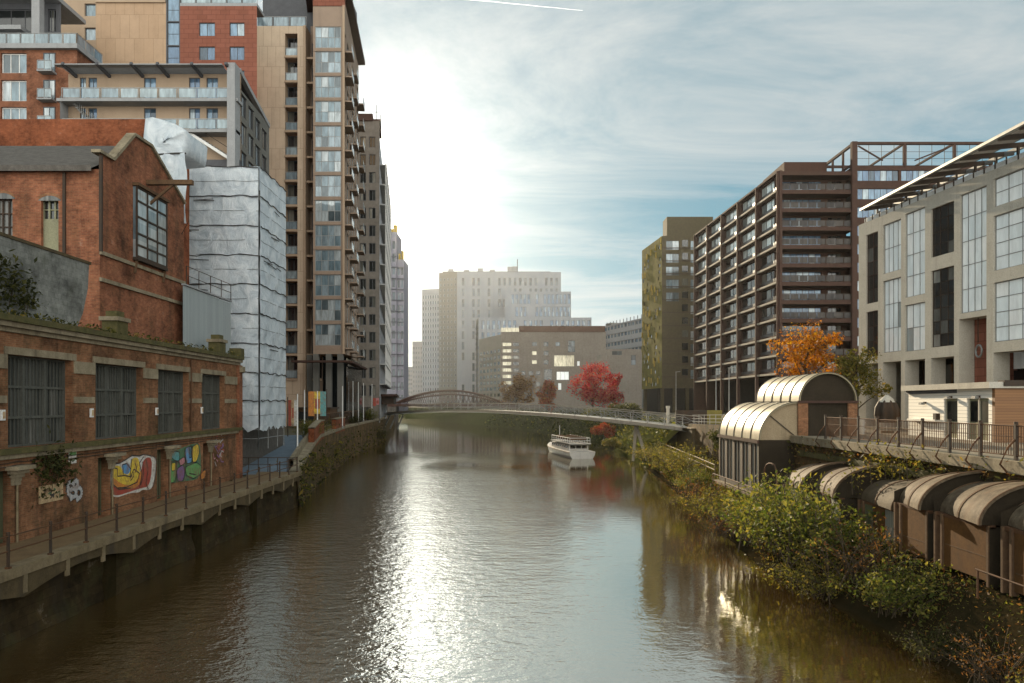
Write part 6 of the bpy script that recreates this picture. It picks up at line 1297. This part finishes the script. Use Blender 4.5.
for z in (2.75,3.15): mb=MB(); mb.tube([(rb(y)+1.5,y,z) for y in (58,66,74,82,90)],.045,M['concrete'],6); mb.build('rail',lr)
for y in (58,62,66,70,74,78,82,86,90): mb=MB(); mb.tube([(rb(y)+1.5,y,1.6),(rb(y)+1.5,y,3.2)],.045,M['concrete'],6); mb.build('post',lr)
mb=MB(); mb.box(17.2,56.5,1.8,19.2,57.2,3.9,M['brick_orange']); tag(mb.build('wall_stub'),'small terracotta wall stub between shrubs and the lower pale vault','wall stub')
# =================================================================== PLANTS
def leaf(mb,c,sz,rn,m,up=.3):
    d=Vector((rn.gauss(0,1),rn.gauss(0,1),rn.gauss(0,1)+up)).normalized(); a=d.cross(Vector((rn.gauss(0,1),rn.gauss(0,1),rn.gauss(0,1)))).normalized(); b=d.cross(a)
    l=sz*rn.choice((.6,.8,1.,1.3,1.75))*rn.uniform(.8,1.2); w=l*rn.uniform(.35,.55)
    p=Vector(c); mb.face([p-a*l*.5,p+b*w*.5-a*.05*l,p+a*l*.5+d*l*.08,p-b*w*.5-a*.05*l],m)
def clump(mb,c,r,n,sz,rn,m,sq=.8):
    for _ in range(n):
        v=Vector((rn.gauss(0,1),rn.gauss(0,1),rn.gauss(0,1))).normalized()*(rn.random()**.45)*r; leaf(mb,(c[0]+v.x,c[1]+v.y,c[2]+v.z*sq),sz,rn,m)
def tree(name,label,loc,h,rad,m,seed,nleaf=6000,sz=.3,trunk_h=.3,group=None,lean=0,sq=1.):
    rn=random.Random(seed); t=thing(name,label,'tree',loc,group); x,y,z=loc
    tk=MB(); top=z+h*.75; tk.tube([(x,y,z-.2),(x+.05,y,z+h*trunk_h*.5),(x+lean*.3,y,z+h*trunk_h),(x+lean,y,top)],h*.028,M['bark'],8,h*.008)
    tips=[]; nb=11
    for i in range(nb):
        a=2*math.pi*i/nb*2.4+rn.uniform(-.4,.4); s=z+h*(trunk_h+.6*i/nb); rr=rad*rn.uniform(.55,.95)*(1.-.45*max(0,i/nb-.5)); e=(x+rr*math.cos(a),y+rr*math.sin(a),min(s+h*rn.uniform(.12,.3),z+h*.93))
        tk.tube([(x+lean*.5,y,s),((x+e[0])/2,(y+e[1])/2,(s+e[2])/2+.15*rr*.3),e],h*.011,M['bark'],5,h*.003); tips.append(e)
        for _ in range(2): tips.append((x+(e[0]-x)*rn.uniform(.3,1.1)+rn.gauss(0,.12*rad),y+(e[1]-y)*rn.uniform(.3,1.1)+rn.gauss(0,.12*rad),e[2]+rn.uniform(-.12,.14)*h))
    tk.build('trunk',t); cr_=MB(); tips+= [(x+rn.gauss(0,.25*rad),y+rn.gauss(0,.25*rad),z+h*rn.uniform(.78,.95)) for _ in range(5)]+[(x+rn.gauss(0,.3*rad),y+rn.gauss(0,.3*rad),z+h*rn.uniform(.3,.75)) for _ in range(8)]
    for e in tips: clump(cr_,e,rad*rn.uniform(.2,.42),nleaf//len(tips),sz,rn,m,.8*sq)
    cr_.build('crown',t); return t
def shrub_parts(seed,m,nst,h,spread,lpn,sz,droop=.3):
    """arching shoots from one root, leaves along each"""
    rn=random.Random(seed); st=MB(); fo=MB()
    for i in range(nst):
        a=rn.uniform(0,2*math.pi); L_=h*rn.uniform(.55,1.15); sp=spread*rn.random()**.6; x0,y0=rn.gauss(0,.22*spread),rn.gauss(0,.22*spread); P_=[]
        for k in range(7):
            t=k/6; P_.append(Vector((x0+math.cos(a)*sp*t**1.3,y0+math.sin(a)*sp*t**1.3,L_*(t-droop*t*t*sp/spread)+rn.uniform(-.03,.03))))
        st.tube(P_,.018,M['bark'],4,.006,cap=False)
        for _ in range(lpn):
            t=.15+.85*rn.random()**.8; k=min(5,int(t*6)); q=P_[k].lerp(P_[k+1],t*6-k); leaf(fo,q+Vector((rn.gauss(0,.1),rn.gauss(0,.1),rn.gauss(0,.08)))*(.5+spread*.5),sz,rn,m,.5)
    return st,fo
_sm={}
def shrub(label,loc,kind,sc_=1.,rot=0,name='shrub',group=None,cat='shrub',sz=None):
    spec=dict(green=(3,'l_green',48,2.2,1.8,80,.10,.45),yellow=(5,'l_yellow',40,1.7,1.9,62,.085,.5),dark=(8,'l_dark',40,1.7,1.8,60,.085,.5),twig=(23,'l_brown',50,1.9,1.7,20,.07,.35),weed=(13,'l_yellow',40,1.2,.8,40,.07,.3),ivy=(15,'l_dark',30,1.6,1.2,40,.16,.3))[kind]
    if kind not in _sm:
        st,fo=shrub_parts(spec[0],M[spec[1]],*spec[2:]); _sm[kind]=(st.mesh('stem'),fo.mesh('foliage'))
    t=thing(name,label,cat,loc,group); t.rotation_euler=(0,0,rot); s=sc_ if hasattr(sc_,'__len__') else (sc_,)*3; t.scale=s
    for nm,me in zip(('stem','foliage'),_sm[kind]): o=bpy.data.objects.new(nm,me); COL.objects.link(o); o.parent=t
    return t
tree('red_tree','large bright red autumn tree above the footbridge',(18.6,170,5.3),11.6,5.6,M['l_red'],31,9500,.34,.06)
tree('red_tree','smaller red and green tree left of the large red tree',(PX(547,200),200,5.),9.2,3.4,M['l_redgreen'],32,5000,.42,.06)
tree('red_tree','small orange-red tree peeping out right of the large red tree',(PX(613,182),182,5.3),9.4,2.6,M['l_red'],33,3000,.4,.08)
tree('brown_tree','dull brown tree furthest left before the brown brick block',(PX(516,240),240,5.),12,5.4,M['l_brown'],34,5500,.5,.08)
tree('orange_tree','orange autumn tree behind the upper vaulted shelter',(PX(806,66),66,6.),8.3,3.1,M['l_orange'],35,6500,.2,.25)
tree('yellow_tree','small yellowing tree right of the upper vaulted shelter',(PX(853,60),60,6.),6.0,2.3,M['l_yellow'],36,4200,.2,.2)
def bush(label,loc,r,h,m,seed,n=2500,sz=.25,name='bush'):
    rn=random.Random(seed); t=thing(name,label,'bush',loc); fo=MB(); st=MB()
    for i in range(14):
        a=rn.uniform(0,6.28); q=rn.random()**.5*.75; c=(loc[0]+r*q*math.cos(a),loc[1]+r*q*math.sin(a),loc[2]+h*rn.uniform(.3,.8)*(1-.4*q)); clump(fo,c,r*.42,n//14,sz,rn,M[m],.8); st.tube([(loc[0],loc[1],loc[2]-.1),c],.04,M['bark'],4,.015,cap=False)
    st.build('stem',t); fo.build('foliage',t)
bush('rounded dark green bush on the bank at the right end of the footbridge',(PX(626,135),135,5.4),3.2,2.9,'l_dark',41,3200,.3)
bush('low green bush below the red trees at the bridge',(PX(596,150),150,4.2),3.6,3.2,'l_green',42,3000,.32)
bush('red-leaved bush hanging over the water behind the white boat',(PX(603,138),138,1.4),2.6,3.2,'l_redgreen',43,2600,.3)
bush('pale green bush at the water right of the boat',(PX(612,118),118,.6),1.5,2.2,'l_yellow',44,1800,.24)
bush('leafy hedge clump against the wall by the bridge approach',(20.2,70,3.),1.9,3.6,'l_dark',45,3000,.22)
bush('leafy hedge clump nearer the pale vault',(20.0,62,2.7),1.8,3.9,'l_green',46,2800,.22)
spots=[('yellow',(15.6,80,1.9),1.15,'yellow-green shrub on the low path near the bridge leg'),('yellow',(16.2,72,2.),1.35,'spreading yellow-green shrub below the bridge hedge'),('yellow',(15.6,64,1.8),1.3,'yellow-tinged shrub between the path railing and the pale vault'),
('green',(14.6,58,1.2),.85,'green shrub at the water left of the pale vault'),('twig',(13.7,51.5,1.0),1.1,'straggly brown shrub below the wall panels of the lower pale vault'),('yellow',(13.2,46.5,.9),1.1,'yellowing shrub in front of the hooped handrail'),
('twig',(12.7,42.8,.5),.95,'brown twiggy shrub hanging over the water by the hooped handrail'),('green',(13.4,38.8,1.2),1.15,'bright green shrub below the furthest booth'),('green',(13.1,35.2,1.1),1.4,'large bright green shrub in front of the green-door booth'),
('green',(13.9,31.6,1.3),1.42,'tall green shrub in the middle of the booth row'),('yellow',(12.8,30.,.4),1.0,'yellow-green shrub low over the water before the booths'),('twig',(14.1,28.6,1.3),1.1,'bare twiggy brown shrub against the flaking booth'),
('green',(13.9,25.9,.9),.85,'green shrub low in front of the large boarded booth'),('dark',(13.6,22.8,.3),.62,'low dark shrub at the water below the rusty handrail'),('twig',(13.9,20.3,.4),.7,'bare brown twigs on the dark bank by the rusty handrail'),('weed',(13.7,18.3,.4),.9,'pale dry weeds at the bottom right corner')]
for i,(k,l,s,lab) in enumerate(spots): s*=1.22; shrub(lab,(l[0]-.55,l[1],l[2]-.25),k,(s,s,s*(.92+.16*((i*7)%3)/2)),i*1.3,group='shrubs along the right bank')
wspots=[((-18.6,62.5,1.5),1.5,'weeds on the quay wall just beyond the walkway railing'),((-19.6,68,1.2),1.8,'thick weeds low on the left quay wall below the tan wall'),((-20.6,77,.9),1.9,'weeds drooping to the water at the middle of the left quay wall'),((-22.3,90,.9),1.9,'weeds on the far left quay wall before the footbridge'),((-26.6,146,.8),2.3,'dark weeds at the water by the left end of the footbridge')]
for i,(l,s,lab) in enumerate(wspots): shrub(lab,l,'yellow' if i!=4 else 'dark',s*.72,i*2.1,name='wall_weed',cat='weeds',group='weeds on the left quay wall')
qs=[((-20.3,74.5,4.5),.9,'green','green quay plant behind the first brick parapet'),((-22.6,85,4.6),.85,'twig','twiggy brown quay plant between the two brick parapets'),((-27,140,4.6),1.2,'green','green quay plant below the mesh sheeted tower'),((-21.0,80,4.6),1.,'yellow','yellowing quay plant by the first white poles'),((-23.6,90,4.6),1.2,'dark','dark quay shrub left of the timber kiosk'),((-25.5,101,4.6),1.,'yellow','yellow quay plant beside the lattice fence'),((-25.2,118,4.6),1.1,'dark','dark quay shrub below the tall tan tower')]
for i,(l,s,k,lab) in enumerate(qs): shrub(lab,l,k,s,i,name='quay_plant',cat='plant')
# climbers on the warehouse and the blockwork wall
def climber(label,pts,n,m,seed,sz=.16):
    rn=random.Random(seed); t=thing('climbing_ivy',label,'ivy',pts[0]); fo=MB(); st=MB()
    for _ in range(n):
        k=rn.randrange(len(pts)); p=pts[k]; leaf(fo,(p[0]+rn.uniform(0,.22),p[1]+rn.gauss(0,.5),p[2]+rn.gauss(0,.42)),sz,rn,M[m],.0)
    for p in pts: st=MB(); st.tube([(p[0]-.02,p[1],p[2]-.8),(p[0]+.03,p[1]+.2,p[2]+.3)],.02,M['bark'],4,.01,cap=False); st.build('stem',t)
    fo.build('foliage',t)
u=[WF.at(WF.u_of(px),z,.05) for px,z in ((45,5.6),(52,5.5),(58,5.6),(50,4.9),(63,5.2),(40,5.3))]; climber('mossy ivy hanging from the sill band above the scribbled board',u,700,'l_dark',51,.15)
climber('ivy spilling over the blockwork wall at the left edge',[(-19.9,27+i*.8,13.9-.35*i) for i in range(5)]+[(-19.9,27+i*1.1,12.2) for i in range(4)],1100,'l_dark',52,.17)
climber('twiggy creeper over the dark middle booth and wall',[(16.6,31+i*.6,5.4-.12*i%.4) for i in range(6)]+[(17.0,30+i,5.3) for i in range(5)]+[(15.8,32.5,5.2),(15.2,33,4.7)],1000,'l_yellow',53,.11)
# ground cover, grass tufts, leaf litter: nobody could count it
rn=random.Random(77); mb=MB()
for _ in range(13000):
    y=rn.uniform(24,92); e=rb(y); t=rn.random(); x=e+.15+t*2.2; z=lin([(0,.1),(.25,.3),(.9,.95),(1.5,1.7),(2.,2.2),(9,2.3)],x-e)
    leaf(mb,(x,y,z+rn.uniform(0,.35)),rn.uniform(.05,.11)*(1+y/60),rn,M[rn.choice(['l_green','l_dark','l_yellow','l_brown'])],.2)
for _ in range(5000):
    y=rn.uniform(92,260); e=rb(y); t=rn.random(); x=e+t*(rw(y)-e); z=lin([(0,0),(.3,.42),(.6,.72),(1,1)],t)*zr(y); leaf(mb,(x,y,z+rn.uniform(0,.7)),rn.uniform(.3,.6),rn,M[rn.choice(['l_green','l_dark','l_dark','l_dark'])],.2)
for _ in range(3500):
    y=rn.uniform(10,54); leaf(mb,(rn.uniform(16.7,17.15),y,rn.choice([5.6,5.3,4.2,3.6])+rn.gauss(0,.25)),rn.uniform(.08,.18),rn,M[rn.choice(['l_dark','l_yellow','l_brown'])],.2)
for _ in range(1500):
    y=57+rn.random()**1.6*110; leaf(mb,(lq(y)+rn.uniform(.1,.5),y,rn.random()**1.5*3.6),rn.uniform(.15,.4),rn,M[rn.choice(['l_dark','l_yellow','l_dark'])],.2)
for _ in range(1500):
    y=rn.uniform(14,54); leaf(mb,(FX(y)+rn.uniform(.0,.35)-.2,y,11.36+rn.random()**2*.25),rn.uniform(.08,.16),rn,M[rn.choice(['l_dark','l_yellow'])],.4)
tag(mb.build('ground_cover'),kind='stuff')
# (kept apart from the grass)
mb=MB()
for _ in range(3500):
    y=rn.uniform(12,25); e=rb(y); x=e+.1+rn.random()*2.6; leaf(mb,(x,y,lin([(0,.1),(.25,.3),(.9,.95),(1.5,1.7),(2.,2.2),(9,2.3)],x-e)+rn.uniform(0,.3)),rn.uniform(.04,.1),rn,M[rn.choice(['l_dark','l_dark','l_brown','l_green'])],.2)
tag(mb.build('leaf_litter'),kind='stuff')
# grass blades on the banks
mb=MB()
for _ in range(5200):
    y=rn.uniform(28,92); e=rb(y); x=e+.3+rn.random()*2.4; z=lin([(0,.1),(.25,.3),(.9,.95),(1.5,1.7),(2.,2.2),(9,2.3)],x-e); h=rn.uniform(.25,.7); a=rn.uniform(0,6.28); dx,dy=math.cos(a)*.02,math.sin(a)*.02; lx_,ly_=rn.gauss(0,.2),rn.gauss(0,.2)
    mb.face([(x-dx,y-dy,z-.05),(x+dx,y+dy,z-.05),(x+lx_,y+ly_,z+h)],M[rn.choice(['l_yellow','l_green'])])
tag(mb.build('bank_grass'),kind='stuff')
# aircraft trail, far up
mb=MB(); Yc=9000.; a=Vector((PX(455,Yc),Yc,PZ(-2,Yc))); b=Vector((PX(585,Yc),Yc+300,PZ(10.5,Yc+300))); P_=[a.lerp(b,i/20)+Vector((0,0,1.2*math.sin(i*1.3))) for i in range(21)]
cm,nt,N,L,P=nodes('ice_trail'); P.inputs['Base Color'].default_value=(.9,.9,.92,1); t=N.new('ShaderNodeBsdfTranslucent'); t.inputs[0].default_value=(.95,.95,.97,1); mx=N.new('ShaderNodeMixShader'); mx.inputs[0].default_value=.6; L.new(P.outputs[0],mx.inputs[1]); L.new(t.outputs[0],mx.inputs[2]); L.new(mx.outputs[0],N['Material Output'].inputs[0])
mb.tube(P_,7,cm,8,2.); tag(mb.build('contrail'),kind='structure')
